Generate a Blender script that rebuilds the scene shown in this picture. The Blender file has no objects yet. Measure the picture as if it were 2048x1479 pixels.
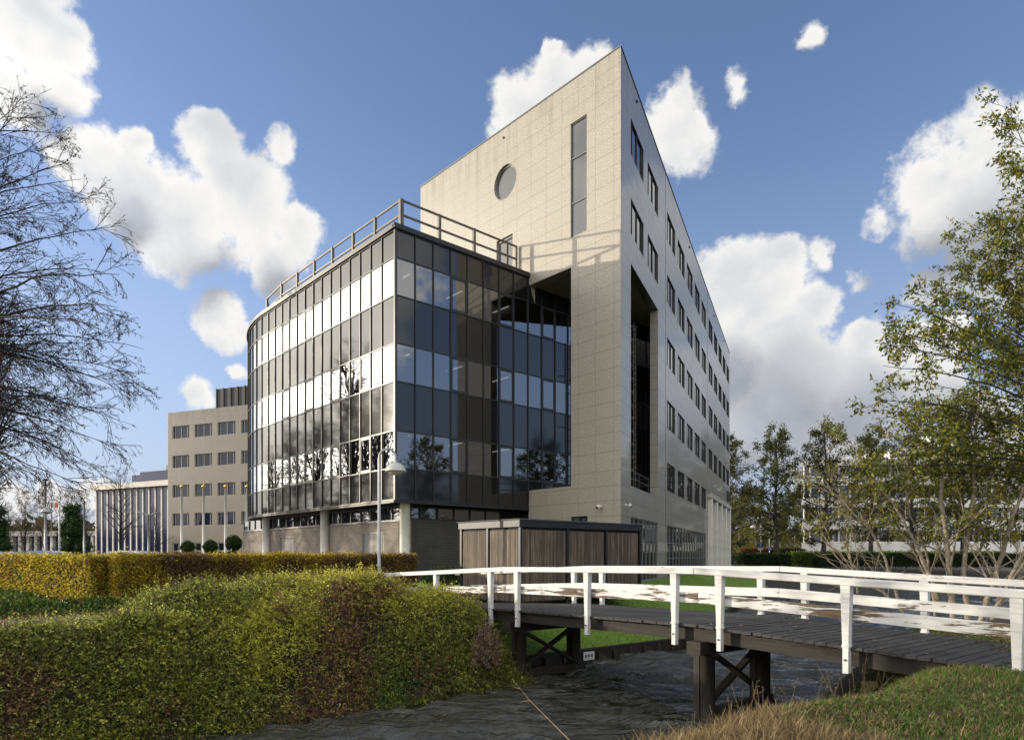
import bpy, math, random
import numpy as np
from mathutils import Vector, Matrix
R = math.radians
rng = np.random.default_rng(7); random.seed(7)
scene = bpy.context.scene
col = scene.collection

# ------------------------------------------------------------------ camera
F, HY, E = 1375.0, 1109.6, 1.7          # focal length in photo pixels, horizon row, eye height
cd = bpy.data.cameras.new('camera'); cam = bpy.data.objects.new('camera', cd); col.objects.link(cam)
cam.location = (0, 0, E); cam.rotation_euler = (R(90), 0, 0)
cd.sensor_width = 36; cd.lens = F/2048*36; cd.shift_y = (HY-739.5)/2048
cd.clip_start = 0.1; cd.clip_end = 3000
scene.camera = cam
def at(px, py, Y): return Vector(((px-1024)/F*Y, Y, E+(HY-py)/F*Y))
def ax(px, Y): return (px-1024)/F*Y

# ------------------------------------------------------------------ light
SUN = Vector((-1.665, .363, .305)).normalized()
EL = math.asin(SUN.z)
ld = bpy.data.lights.new('sun', 'SUN'); ld.energy = 2.1; ld.angle = R(.5); ld.color = (1, .89, .72)
sun = bpy.data.objects.new('sun', ld); col.objects.link(sun)
sun.rotation_euler = (-SUN).to_track_quat('-Z', 'Y').to_euler()
scene.view_settings.view_transform = 'Standard'; scene.view_settings.look = 'None'
scene.view_settings.exposure = 1.0; scene.view_settings.gamma = 1

class NT:
    def __init__(s, tree): s.t = tree
    def n(s, typ, **kw):
        nd = s.t.nodes.new(typ)
        for k, v in kw.items():
            if k.startswith('i_'):
                nd.inputs[k[2:].replace('_', ' ')].default_value = v
            else: setattr(nd, k, v)
        return nd
    def l(s, a, b): s.t.links.new(a, b)
    def m(s, op, a, b=None, c=None, clamp=False):
        nd = s.t.nodes.new('ShaderNodeMath'); nd.operation = op; nd.use_clamp = clamp
        for i, v in enumerate((a, b, c)):
            if v is None: continue
            if isinstance(v, (int, float)): nd.inputs[i].default_value = v
            else: s.l(v, nd.inputs[i])
        return nd.outputs[0]
    def mix(s, f, a, b, blend='MIX'):
        nd = s.t.nodes.new('ShaderNodeMix'); nd.data_type = 'RGBA'; nd.blend_type = blend
        for i, v in ((0, f), (6, a), (7, b)):
            if isinstance(v, (int, float)): nd.inputs[i].default_value = v
            elif isinstance(v, tuple): nd.inputs[i].default_value = (*v, 1) if len(v) == 3 else v
            else: s.l(v, nd.inputs[i])
        return nd.outputs[2]
    def smooth(s, v, a, b, lo=0., hi=1.):
        nd = s.t.nodes.new('ShaderNodeMapRange'); nd.interpolation_type = 'SMOOTHSTEP'
        s.l(v, nd.inputs[0]); nd.inputs[1].default_value = a; nd.inputs[2].default_value = b
        nd.inputs[3].default_value = lo; nd.inputs[4].default_value = hi
        return nd.outputs[0]
    def noise(s, vec, scale, detail=4, rough=.5, dist=0., color=False):
        nd = s.t.nodes.new('ShaderNodeTexNoise'); nd.inputs['Scale'].default_value = scale
        nd.inputs['Detail'].default_value = detail; nd.inputs['Roughness'].default_value = rough
        nd.inputs['Distortion'].default_value = dist
        if vec is not None: s.l(vec, nd.inputs['Vector'])
        return nd.outputs[1 if color else 0]

world = bpy.data.worlds.new('World'); scene.world = world; world.use_nodes = True
wt = NT(world.node_tree); world.node_tree.nodes.clear()
sky = wt.n('ShaderNodeTexSky', sky_type='NISHITA', sun_disc=False, sun_elevation=EL,
           sun_rotation=math.atan2(SUN.x, SUN.y) % (2*math.pi), air_density=1.0, dust_density=.6, ozone_density=2.5, altitude=0)
tc = wt.n('ShaderNodeTexCoord'); D = tc.outputs['Generated']
SKYS = .122
nz = wt.noise(D, 8, 10, .60, .0, True)
off = wt.n('ShaderNodeVectorMath', operation='SUBTRACT'); wt.l(nz, off.inputs[0]); off.inputs[1].default_value = (.5, .5, .5)
offs = wt.n('ShaderNodeVectorMath', operation='MULTIPLY_ADD'); wt.l(off.outputs[0], offs.inputs[0]); offs.inputs[1].default_value = (.085, .085, .085); wt.l(D, offs.inputs[2])
DW = offs.outputs[0]
def blobfield(blobs, vec):
    acc = None
    for (px, py, r, *am) in blobs:
        v = Vector(((px-1024)/F, 1, (HY-py)/F)); q2 = v.x**2+v.z**2; ra = r/F/(1+q2)**.8; v.normalize()
        acc = one(v, ra, vec, acc, *am)
    return acc
def one(v, ra, vec, acc, am=1.0):
    dn = wt.n('ShaderNodeVectorMath', operation='DISTANCE'); wt.l(vec, dn.inputs[0]); dn.inputs[1].default_value = v
    f = wt.m('MULTIPLY_ADD', dn.outputs['Value'], -1/ra, am)
    return f if acc is None else wt.m('SMOOTH_MAX', acc, f, .12)
CL = [(60, 60, 100), (130, 170, 75), (20, 180, 100), (120, 90, 80), (0, 0, 150),
      (270, 410, 105), (165, 330, 85), (420, 315, 75), (490, 430, 120), (590, 470, 70), (545, 530, 55), (370, 440, 115), (430, 265, 50, .8), (565, 310, 60, .6), (260, 300, 40),
      (455, 625, 62, .85), (500, 645, 40, .8), (400, 778, 60, .6), (480, 730, 34, .7),
      (1125, 165, 70), (1060, 210, 70), (1190, 140, 60), (1040, 280, 60), (1110, 100, 25),
      (1350, 265, 88, .95), (1362, 200, 45, .8), (1300, 285, 60, .9),
      (1628, 78, 55, .52), (1492, 165, 60, .47), (1650, 510, 45, .5), (1720, 560, 60, .3),
      (1860, 350, 100), (1775, 430, 70, .7), (1940, 420, 125), (2010, 260, 90), (2060, 340, 130), (1990, 520, 120), (1870, 560, 50),
      (1540, 590, 100), (1470, 540, 75), (1570, 520, 50), (1625, 610, 60), (1440, 620, 80), (1500, 700, 130), (1570, 780, 130), (1700, 770, 110), (1725, 680, 50), (1850, 690, 80), (1480, 860, 110), (1620, 870, 110), (1800, 830, 140),
      (110, 1005, 40), (190, 990, 38), (20, 1010, 40), (1960, 900, 140), (1000, 1000, 60)]
field = blobfield(CL, DW)
# clouds outside the frame: a bright bank round the low sun, some beyond the pond, more added overhead and behind the camera as fill light
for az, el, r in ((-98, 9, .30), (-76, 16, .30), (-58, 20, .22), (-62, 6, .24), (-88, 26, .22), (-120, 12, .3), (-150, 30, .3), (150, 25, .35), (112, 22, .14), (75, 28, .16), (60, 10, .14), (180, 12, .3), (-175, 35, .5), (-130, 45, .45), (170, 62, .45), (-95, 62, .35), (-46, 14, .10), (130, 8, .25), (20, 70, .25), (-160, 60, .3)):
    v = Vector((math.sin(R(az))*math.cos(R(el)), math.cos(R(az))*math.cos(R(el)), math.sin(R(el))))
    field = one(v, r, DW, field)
det = wt.noise(D, 11, 12, .66, .0)
field = wt.m('ADD', field, wt.m('MULTIPLY_ADD', det, 2.2, -.97))
cov = wt.smooth(field, -.06, .36)
GR_ = [(2000, 500, 170), (1880, 520, 110), (1760, 550, 50), (1560, 850, 190), (1720, 830, 130), (1480, 760, 90), (1450, 950, 150), (1850, 880, 160), (420, 560, 70), (250, 470, 70), (560, 570, 60), (1100, 260, 50), (90, 230, 70)]
g = blobfield(GR_, DW)
gray = wt.smooth(g, -.15, .75)
puff = wt.noise(D, 11, 6, .5, .3)
ccol = wt.mix(wt.m('MULTIPLY', gray, .95), (.47, .465, .455), (.17, .18, .205))
ccol = wt.mix(wt.smooth(puff, .45, .7, 0, .55), ccol, (.27, .285, .32))
ccol = wt.mix(wt.smooth(field, .25, 1.1, 0, .35), ccol, (.30, .31, .335))
dot = wt.n('ShaderNodeVectorMath', operation='DOT_PRODUCT'); wt.l(D, dot.inputs[0]); dot.inputs[1].default_value = SUN
_sy = wt.n('ShaderNodeSeparateXYZ'); wt.l(D, _sy.inputs[0]); sepY = _sy.outputs[1]
glow = wt.m('POWER', wt.m('MAXIMUM', dot.outputs['Value'], 0.), 9.)
gl = wt.m('ADD', wt.m('ADD', wt.m('MULTIPLY_ADD', glow, 2.5, 1.0), wt.m('MULTIPLY', wt.m('POWER', wt.m('MAXIMUM', dot.outputs['Value'], 0.), 45.), 5.)), wt.smooth(wt.m('MULTIPLY', sepY, -1.), -.05, .5, 0, .8))      # extra gain on unseen clouds behind the camera, added to lift the fill light
cc = wt.mix(1.0, ccol, wt.mix(glow, (1, 1, 1), (1, .93, .80)), 'MULTIPLY')
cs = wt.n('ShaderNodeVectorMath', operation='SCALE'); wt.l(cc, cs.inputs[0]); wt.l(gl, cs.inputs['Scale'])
skc = wt.n('ShaderNodeVectorMath', operation='MULTIPLY'); wt.l(sky.outputs[0], skc.inputs[0]); skc.inputs[1].default_value = (SKYS, SKYS, SKYS)
tint = wt.mix(1.0, skc.outputs[0], (1.08, .93, .99), 'MULTIPLY')
dz_ = wt.n('ShaderNodeSeparateXYZ'); wt.l(D, dz_.inputs[0])
tint = wt.mix(wt.smooth(dz_.outputs[2], -.02, .55, .80, 0.), tint, (.215, .262, .372))      # pale low sky
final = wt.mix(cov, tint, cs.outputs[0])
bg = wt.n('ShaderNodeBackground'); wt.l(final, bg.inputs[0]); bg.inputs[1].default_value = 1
wo = wt.n('ShaderNodeOutputWorld'); wt.l(bg.outputs[0], wo.inputs[0])
world.cycles.sampling_method = 'MANUAL'; world.cycles.sample_map_resolution = 512

# ------------------------------------------------------------------ helpers
def V2(a): return np.array(a, float)
AL_ = R(48.23); dR = V2((math.sin(AL_), math.cos(AL_))); dL = V2((-math.cos(AL_), math.sin(AL_)))
BE_ = R(22.82); dB = V2((math.sin(BE_), math.cos(BE_)))
G0 = V2((-5.093, 30.0)); P1 = G0+dR*7.977; C0 = P1-dL*6.033; A1 = C0+dL*15.834; B1 = C0+dB*50.8
u_ = V2((.625, -.781)); n_ = V2((.781, .625))            # across and along the canal
WATER = -1.64

def tag(o, label=None, cat=None, group=None, kind=None):
    if label: o['label'] = label
    if cat: o['category'] = cat
    if group: o['group'] = group
    if kind: o['kind'] = kind
    return o
def thing(name, label, cat, loc=(0, 0, 0), group=None, rz=0):
    o = bpy.data.objects.new(name, None); col.objects.link(o); o.location = loc; o.rotation_euler.z = rz
    o.empty_display_size = .2
    return tag(o, label, cat, group)
def basis(d, z=0., o=(0, 0)):                            # frame whose x axis runs along d
    return Matrix.Translation((o[0], o[1], z)) @ Matrix.Rotation(math.atan2(d[1], d[0]), 4, 'Z')
class MB:
    def __init__(s): s.v = []; s.f = []; s.mi = []; s.cur = 0; s.sm = []
    def add(s, vs, fs, smooth=False):
        b = len(s.v); s.v += [tuple(v) for v in vs]
        for f in fs: s.f.append([b+i for i in f]); s.mi.append(s.cur); s.sm.append(smooth)
    def quad(s, a, b, c, d): s.add([a, b, c, d], [(0, 1, 2, 3)])
    def box(s, x0, x1, y0, y1, z0, z1):
        if x0 > x1: x0, x1 = x1, x0
        if y0 > y1: y0, y1 = y1, y0
        if z0 > z1: z0, z1 = z1, z0
        s.add([(x0, y0, z0), (x1, y0, z0), (x1, y1, z0), (x0, y1, z0), (x0, y0, z1), (x1, y0, z1), (x1, y1, z1), (x0, y1, z1)],
              [(0, 3, 2, 1), (4, 5, 6, 7), (0, 1, 5, 4), (1, 2, 6, 5), (2, 3, 7, 6), (3, 0, 4, 7)])
    def bar(s, p, q, w, h, up=(0, 0, 1), w2=None, h2=None):          # rectangular bar from p to q, optional taper
        p = Vector(p); q = Vector(q); d = (q-p).normalized(); upv = Vector(up)
        if abs(d.dot(upv)) > .98: upv = Vector((1, 0, 0))
        a = d.cross(upv).normalized(); b = a.cross(d).normalized(); w2 = w if w2 is None else w2; h2 = h if h2 is None else h2
        vs = [p+a*(i*w/2)+b*(j*h/2) for i, j in ((-1, -1), (1, -1), (1, 1), (-1, 1))]+[q+a*(i*w2/2)+b*(j*h2/2) for i, j in ((-1, -1), (1, -1), (1, 1), (-1, 1))]
        s.add(vs, [(0, 1, 2, 3), (7, 6, 5, 4), (0, 4, 5, 1), (1, 5, 6, 2), (2, 6, 7, 3), (3, 7, 4, 0)])
    def tube(s, pts, rad, sides=8, cap=True, smooth=True):
        pts = [Vector(p) for p in pts]; n = len(pts)
        if isinstance(rad, (int, float)): rad = [rad]*n
        b = len(s.v); prev = None
        for i, p in enumerate(pts):
            t = (pts[min(i+1, n-1)]-pts[max(i-1, 0)]).normalized()
            a = t.cross(Vector((0, 0, 1))) if prev is None else prev-t*prev.dot(t)
            if a.length < .05: a = t.cross(Vector((1, 0, 0)))
            a.normalize(); prev = a; c = t.cross(a)
            for k in range(sides):
                an = 2*math.pi*k/sides; s.v.append(tuple(p+(a*math.cos(an)+c*math.sin(an))*rad[i]))
        for i in range(n-1):
            for k in range(sides):
                k2 = (k+1) % sides
                s.f.append([b+i*sides+k, b+i*sides+k2, b+(i+1)*sides+k2, b+(i+1)*sides+k]); s.mi.append(s.cur); s.sm.append(smooth)
        if cap:
            s.f.append([b+k for k in range(sides)]); s.mi.append(s.cur); s.sm.append(False)
            s.f.append([b+(n-1)*sides+k for k in reversed(range(sides))]); s.mi.append(s.cur); s.sm.append(False)
    def lathe(s, prof, c=(0, 0, 0), sides=24):
        s.tube([(c[0], c[1], c[2]+z+i*1e-5) for i, (r, z) in enumerate(prof)], [max(r, 1e-4) for r, z in prof], sides, cap=True)
    def cyl(s, x, y, z0, z1, r, sides=16, r2=None): s.tube([(x, y, z0), (x, y, z1)], [r, r if r2 is None else r2], sides)
    def build(s, name, mat, parent=None, M=None, bevel=0, bseg=1):
        me = bpy.data.meshes.new(name); me.from_pydata(s.v, [], s.f); me.update()
        mats = mat if isinstance(mat, (list, tuple)) else [mat]
        for m in mats: me.materials.append(m)
        me.polygons.foreach_set('material_index', s.mi); me.polygons.foreach_set('use_smooth', s.sm)
        o = bpy.data.objects.new(name, me); col.objects.link(o)
        return place(o, parent, M, bevel, bseg)
def place(o, parent=None, M=None, bevel=0, bseg=1):
    if M is None: M = Matrix.Identity(4)
    if parent is not None:
        o.parent = parent; w = wmat(parent)
        o.matrix_basis = w.inverted() @ M if M is not None else Matrix.Identity(4)
    else: o.matrix_basis = M
    if bevel:
        b = o.modifiers.new('bevel', 'BEVEL'); b.width = bevel; b.segments = bseg; b.limit_method = 'ANGLE'; b.angle_limit = R(40)
    return o
def wmat(o):
    m = Matrix.LocRotScale(o.location, o.rotation_euler, o.scale)
    return (wmat(o.parent) @ m) if o.parent else m
def raw_mesh(name, verts, faces4, mat, parent=None, colors=None, M=None, smooth=False):
    """fast mesh of quads (or tris) from numpy arrays, optional per-vertex colour"""
    me = bpy.data.meshes.new(name); k = faces4.shape[1]; nv, nf = len(verts), len(faces4)
    me.vertices.add(nv); me.vertices.foreach_set('co', np.ascontiguousarray(verts, np.float32).ravel())
    me.loops.add(nf*k); me.loops.foreach_set('vertex_index', np.ascontiguousarray(faces4, np.int32).ravel())
    me.polygons.add(nf); me.polygons.foreach_set('loop_start', np.arange(0, nf*k, k, dtype=np.int32))
    if smooth: me.polygons.foreach_set('use_smooth', np.ones(nf, bool))
    me.update(calc_edges=True)
    if colors is not None:
        a = me.color_attributes.new('Col', 'FLOAT_COLOR', 'POINT')
        c = np.ones((nv, 4), np.float32); c[:, :3] = colors; a.data.foreach_set('color', c.ravel())
    for m in (mat if isinstance(mat, (list, tuple)) else [mat]): me.materials.append(m)
    o = bpy.data.objects.new(name, me); col.objects.link(o)
    return place(o, parent, M)
def copy_tree(o, parent=None):
    c = o.copy(); col.objects.link(c); c.parent = parent
    for ch in list(o.children): copy_tree(ch, c)
    return c
def sstep(x, a, b):
    t = np.clip((np.asarray(x, float)-a)/(b-a), 0, 1); return t*t*(3-2*t)
def wob(x, y, s, seed=0):                                # cheap smooth noise, about -1..1
    r = np.random.default_rng(seed); t = 0; amp = 1; tot = 0
    for i in range(4):
        for j in range(3):
            a = r.uniform(0, 6.28); ph = r.uniform(0, 6.28); k = s*(1.9**i)*r.uniform(.8, 1.25)
            t = t+amp*np.sin((x*math.cos(a)+y*math.sin(a))*k+ph+1.3*np.sin((x*math.sin(a)-y*math.cos(a))*k*.7+ph*2)); tot += amp*.75
        amp *= .6
    return t/tot*1.2

# ------------------------------------------------------------------ materials
def newmat(name):
    m = bpy.data.materials.new(name); m.use_nodes = True; nt = NT(m.node_tree); b = m.node_tree.nodes['Principled BSDF']
    return m, nt, b
def simple(name, c, rough=.6, metal=0., var=.0, scale=3., spec=.5, bump=0., coat=0.):
    m, nt, b = newmat(name); b.inputs['Roughness'].default_value = rough; b.inputs['Metallic'].default_value = metal
    b.inputs['Specular IOR Level'].default_value = spec; b.inputs['Coat Weight'].default_value = coat
    if var or bump:
        tc = nt.n('ShaderNodeTexCoord'); no = nt.noise(tc.outputs['Object'], scale, 5, .6)
        lo = tuple(max(0, x*(1-var)) for x in c); hi = tuple(x*(1+var) for x in c)
        nt.l(nt.mix(nt.smooth(no, .3, .7), lo, hi), b.inputs['Base Color'])
        if bump:
            bp = nt.n('ShaderNodeBump'); bp.inputs['Strength'].default_value = bump; bp.inputs['Distance'].default_value = .02
            nt.l(nt.noise(tc.outputs['Object'], scale*8, 4, .6), bp.inputs['Height']); nt.l(bp.outputs[0], b.inputs['Normal'])
    else: b.inputs['Base Color'].default_value = (*c, 1)
    return m
def sepxyz(nt, v):
    s = nt.n('ShaderNodeSeparateXYZ'); nt.l(v, s.inputs[0]); return s.outputs
def line(nt, v, period, offset, width):                   # 1 on a joint, 0 elsewhere
    a = nt.m('DIVIDE', nt.m('SUBTRACT', v, offset), period); fr = nt.m('FRACT', a)
    d = nt.m('MINIMUM', fr, nt.m('SUBTRACT', 1., fr)); d = nt.m('MULTIPLY', d, period)
    return nt.m('LESS_THAN', d, width/2)
def granite(name, base=(.46, .42, .35), xper=1.09, xoff=.4, hjoints=None, rough=.32, coat=.0, edge=22.7, storey=3.785, z0=9.36):
    m, nt, b = newmat(name); tc = nt.n('ShaderNodeTexCoord'); P = tc.outputs['Object']; x, y, z = sepxyz(nt, P)
    sp = nt.noise(P, 17, 4, .75); sp2 = nt.noise(P, 5, 5, .7)
    c = nt.mix(nt.smooth(sp, .36, .64), tuple(v*.60 for v in base), tuple(v*1.24 for v in base))
    c = nt.mix(nt.smooth(sp2, .3, .7, 0, .5), c, tuple(v*.75 for v in base))
    big = nt.noise(P, .35, 5, .6)
    c = nt.mix(nt.smooth(big, .35, .7, 0, .35), c, (base[0]*.8, base[1]*.78, base[2]*.72))
    # each slab a little different
    cx = nt.m('FLOOR', nt.m('DIVIDE', nt.m('SUBTRACT', x, xoff), xper)); cz = nt.m('FLOOR', nt.m('DIVIDE', z, storey/5))
    cb = nt.n('ShaderNodeCombineXYZ'); nt.l(cx, cb.inputs[0]); nt.l(cz, cb.inputs[1])
    wn = nt.n('ShaderNodeTexWhiteNoise', noise_dimensions='2D'); nt.l(cb.outputs[0], wn.inputs['Vector'])
    c = nt.mix(nt.m('MULTIPLY', wn.outputs['Value'], .22), c, tuple(v*.7 for v in base))
    # weather streaks under the roof edge
    st = nt.n('ShaderNodeMapping'); nt.l(P, st.inputs[0]); st.inputs['Scale'].default_value = (1.6, 1.6, .16)
    sn = nt.noise(st.outputs[0], 1.2, 6, .65)
    top = nt.smooth(z, edge-3.4, edge, 0, 1)
    stain = nt.m('MULTIPLY', nt.smooth(sn, .44, .66), top)
    c = nt.mix(nt.m('MULTIPLY', stain, .62), c, (base[0]*.5, base[1]*.47, base[2]*.42))
    j = line(nt, x, xper, xoff, .022)
    for o in (0, -.86, -1.73, -2.41, -3.09):
        j = nt.m('MAXIMUM', j, line(nt, z, storey, z0+o, .022))
    c = nt.mix(nt.m('MULTIPLY', j, .5 if coat == 0 else .8), c, (.05, .045, .035))
    nt.l(c, b.inputs['Base Color'])
    rg = nt.smooth(sp, .35, .65, rough-.06, rough+.1); nt.l(rg, b.inputs['Roughness'])
    b.inputs['Specular IOR Level'].default_value = .5
    nt.l(nt.m('MULTIPLY', nt.m('SUBTRACT', 1., nt.m('MULTIPLY', j, .85)), nt.smooth(wn.outputs['Value'], 0, 1, coat*.8, coat*1.05)), b.inputs['Coat Weight']); b.inputs['Coat Roughness'].default_value = .045
    bp = nt.n('ShaderNodeBump'); bp.inputs['Strength'].default_value = .25; bp.inputs['Distance'].default_value = .01
    nt.l(nt.m('MULTIPLY_ADD', j, -1., nt.m('MULTIPLY', sp, .15)), bp.inputs['Height']); nt.l(bp.outputs[0], b.inputs['Normal'])
    return m
def glass(name, base, ior, rough=.02, wav=.0, basevar=0.):
    m, nt, b = newmat(name); b.inputs['Base Color'].default_value = (*base, 1); b.inputs['Roughness'].default_value = rough
    b.inputs['IOR'].default_value = ior
    tc = nt.n('ShaderNodeTexCoord'); oi = nt.n('ShaderNodeObjectInfo')
    if basevar:
        nt.l(nt.mix(oi.outputs['Random'], tuple(v*(1-basevar) for v in base), tuple(v*(1+basevar) for v in base)), b.inputs['Base Color'])
    if wav:
        ad = nt.n('ShaderNodeVectorMath', operation='ADD'); nt.l(tc.outputs['Object'], ad.inputs[0]); nt.l(oi.outputs['Random'], ad.inputs[1])
        bp = nt.n('ShaderNodeBump'); bp.inputs['Strength'].default_value = wav; bp.inputs['Distance'].default_value = .02
        nt.l(nt.noise(ad.outputs[0], .9, 2, .4), bp.inputs['Height']); nt.l(bp.outputs[0], b.inputs['Normal'])
    return m
def foliage(name, trans=.35, rough=.55, spec=.3):
    m, nt, b = newmat(name); at_ = nt.n('ShaderNodeVertexColor', layer_name='Col')
    tree = m.node_tree; tree.nodes.remove(b)
    d = nt.n('ShaderNodeBsdfPrincipled'); nt.l(at_.outputs[0], d.inputs['Base Color']); d.inputs['Roughness'].default_value = rough; d.inputs['Specular IOR Level'].default_value = spec
    t = nt.n('ShaderNodeBsdfTranslucent'); nt.l(at_.outputs[0], t.inputs[0])
    mx = nt.n('ShaderNodeMixShader'); mx.inputs[0].default_value = trans; nt.l(d.outputs[0], mx.inputs[1]); nt.l(t.outputs[0], mx.inputs[2])
    nt.l(mx.outputs[0], tree.nodes['Material Output'].inputs[0]); return m
def brick(name, c1, c2, mortar):
    m, nt, b = newmat(name); tc = nt.n('ShaderNodeTexCoord'); x, y, z = sepxyz(nt, tc.outputs['Object'])
    cb = nt.n('ShaderNodeCombineXYZ'); nt.l(x, cb.inputs[0]); nt.l(z, cb.inputs[1])
    br = nt.n('ShaderNodeTexBrick'); nt.l(cb.outputs[0], br.inputs['Vector']); br.inputs['Scale'].default_value = 1
    br.inputs['Color1'].default_value = (*c1, 1); br.inputs['Color2'].default_value = (*c2, 1); br.inputs['Mortar'].default_value = (*mortar, 1)
    br.inputs['Brick Width'].default_value = .22; br.inputs['Row Height'].default_value = .078; br.inputs['Mortar Size'].default_value = .009
    c = nt.mix(nt.smooth(nt.noise(tc.outputs['Object'], 1.2, 5, .6), .35, .7, 0, .4), br.outputs[0], tuple(v*.6 for v in c1))
    nt.l(c, b.inputs['Base Color']); b.inputs['Roughness'].default_value = .8
    bp = nt.n('ShaderNodeBump'); bp.inputs['Strength'].default_value = .4; bp.inputs['Distance'].default_value = .01; bp.invert = True
    nt.l(br.outputs['Fac'], bp.inputs['Height']); nt.l(bp.outputs[0], b.inputs['Normal']); return m
def wood(name, c1, c2, along=0, period=0, off=0., rough=.75, gap=.012, gapc=(.01, .009, .008), stripe=.0):
    """grained timber; with a period it is laid in boards across the given object axis"""
    m, nt, b = newmat(name); tc = nt.n('ShaderNodeTexCoord'); P = tc.outputs['Object']; s = sepxyz(nt, P)
    mp = nt.n('ShaderNodeMapping'); nt.l(P, mp.inputs[0]); sc = [14, 14, 14]; sc[along] = .8; mp.inputs['Scale'].default_value = sc
    g = nt.noise(mp.outputs[0], 1.5, 6, .65, .3)
    c = nt.mix(nt.smooth(g, .3, .7), c1, c2)
    big = nt.noise(P, .9, 4, .6); c = nt.mix(nt.smooth(big, .35, .7, 0, .4), c, tuple(v*.6 for v in c1))
    nt.l(c, b.inputs['Base Color']); b.inputs['Roughness'].default_value = rough
    bp = nt.n('ShaderNodeBump'); bp.inputs['Strength'].default_value = .5; bp.inputs['Distance'].default_value = .006
    nt.l(g, bp.inputs['Height']); nt.l(bp.outputs[0], b.inputs['Normal']); return m
def peeling(name, amount):
    m, nt, b = newmat(name); tc = nt.n('ShaderNodeTexCoord'); P = tc.outputs['Object']
    mp = nt.n('ShaderNodeMapping'); nt.l(P, mp.inputs[0]); mp.inputs['Scale'].default_value = (.8, 8, 9)
    a = nt.noise(mp.outputs[0], 1.7, 10, .72, .4); big = nt.noise(P, .55, 2, .5)
    k = nt.m('ADD', a, nt.m('MULTIPLY', nt.m('SUBTRACT', big, .5), .55))
    mask = nt.smooth(k, amount, amount+.018)
    mp2 = nt.n('ShaderNodeMapping'); nt.l(P, mp2.inputs[0]); mp2.inputs['Scale'].default_value = (1, 22, 22)
    gr = nt.noise(mp2.outputs[0], 2, 6, .7)
    wc = nt.mix(nt.smooth(gr, .3, .7), (.055, .042, .030), (.21, .15, .10))
    dirt = nt.smooth(nt.noise(mp.outputs[0], 2.2, 8, .7), .40, .78, 0, .75)
    pc = nt.mix(dirt, (.68, .67, .64), (.38, .36, .30))
    nt.l(nt.mix(mask, pc, wc), b.inputs['Base Color']); nt.l(nt.smooth(mask, 0, 1, .5, .85), b.inputs['Roughness'])
    bp = nt.n('ShaderNodeBump'); bp.inputs['Strength'].default_value = .7; bp.inputs['Distance'].default_value = .006
    nt.l(nt.m('MULTIPLY_ADD', mask, -1., nt.m('MULTIPLY', gr, .3)), bp.inputs['Height']); nt.l(bp.outputs[0], b.inputs['Normal']); return m

M = {}
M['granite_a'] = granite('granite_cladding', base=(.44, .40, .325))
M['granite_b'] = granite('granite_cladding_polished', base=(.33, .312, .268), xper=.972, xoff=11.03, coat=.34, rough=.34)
M['vision'] = glass('reflective_glass', (.010, .012, .014), 2.6, .015, .07, .4)
M['spandrel'] = glass('spandrel_glass', (.010, .010, .0105), 1.6, .06, .02)
def see_through(name, ior, tint):
    m, nt, b = newmat(name); t = m.node_tree; t.nodes.remove(b)
    tc = nt.n('ShaderNodeTexCoord'); oi = nt.n('ShaderNodeObjectInfo'); ad = nt.n('ShaderNodeVectorMath', operation='ADD'); nt.l(tc.outputs['Object'], ad.inputs[0]); nt.l(oi.outputs['Random'], ad.inputs[1])
    bp = nt.n('ShaderNodeBump'); bp.inputs['Strength'].default_value = .07; bp.inputs['Distance'].default_value = .02; nt.l(nt.noise(ad.outputs[0], .9, 2, .4), bp.inputs['Height'])
    fr = nt.n('ShaderNodeFresnel'); fr.inputs[0].default_value = ior; gl_ = nt.n('ShaderNodeBsdfGlossy'); gl_.inputs['Roughness'].default_value = .012; nt.l(bp.outputs[0], gl_.inputs['Normal']); gl_.inputs['Color'].default_value = (.74, .74, .76, 1)
    tr = nt.n('ShaderNodeBsdfTransparent'); tr.inputs[0].default_value = (*tint, 1); mx = nt.n('ShaderNodeMixShader'); nt.l(fr.outputs[0], mx.inputs[0]); nt.l(tr.outputs[0], mx.inputs[1]); nt.l(gl_.outputs[0], mx.inputs[2]); nt.l(mx.outputs[0], t.nodes['Material Output'].inputs[0]); return m
M['vision'] = see_through('tinted_vision_glass', 3.1, (.15, .155, .155))
M['window'] = glass('window_glass', (.016, .018, .022), 2.1, .02, .10, .3)
M['mullion'] = simple('bronze_aluminium', (.040, .036, .029), .42, .1, .15)
M['dark'] = simple('dark_metal', (.022, .023, .025), .45, .2, .2)
M['palebar'] = simple('pale_window_bar', (.36, .34, .30), .5)
M['frame'] = simple('window_frame', (.17, .17, .165), .45, .1)
M['rail'] = simple('galvanised_rail', (.105, .092, .072), .5, .3, .2)
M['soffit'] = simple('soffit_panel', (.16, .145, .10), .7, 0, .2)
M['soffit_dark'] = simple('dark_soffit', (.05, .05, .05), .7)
M['concrete'] = simple('concrete', (.42, .39, .33), .8, 0, .15, 2., bump=.2)
M['column'] = simple('painted_concrete', (.68, .65, .58), .6, 0, .08, 2.)
M['brick_l'] = brick('brown_brick', (.23, .19, .15), (.30, .25, .20), (.16, .15, .13))
M['brick_d'] = brick('dark_brick', (.035, .032, .030), (.055, .05, .045), (.13, .125, .11))
M['door'] = simple('grey_door', (.20, .185, .16), .5, 0, .1)
M['roof'] = simple('roofing', (.10, .10, .10), .9)
M['white'] = simple('white_paint', (.66, .65, .62), .5, 0, .06, 6)
M['peel'] = peeling('peeling_white_paint', .63)
M['peel2'] = peeling('badly_peeling_white_paint', .515)
M['post'] = peeling('painted_post', .71)
M['deckwood'] = wood('dark_deck_timber', (.022, .021, .021), (.058, .055, .052), 1)
M['darkwood'] = wood('tarred_timber', (.010, .008, .006), (.032, .025, .017), 0)
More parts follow.
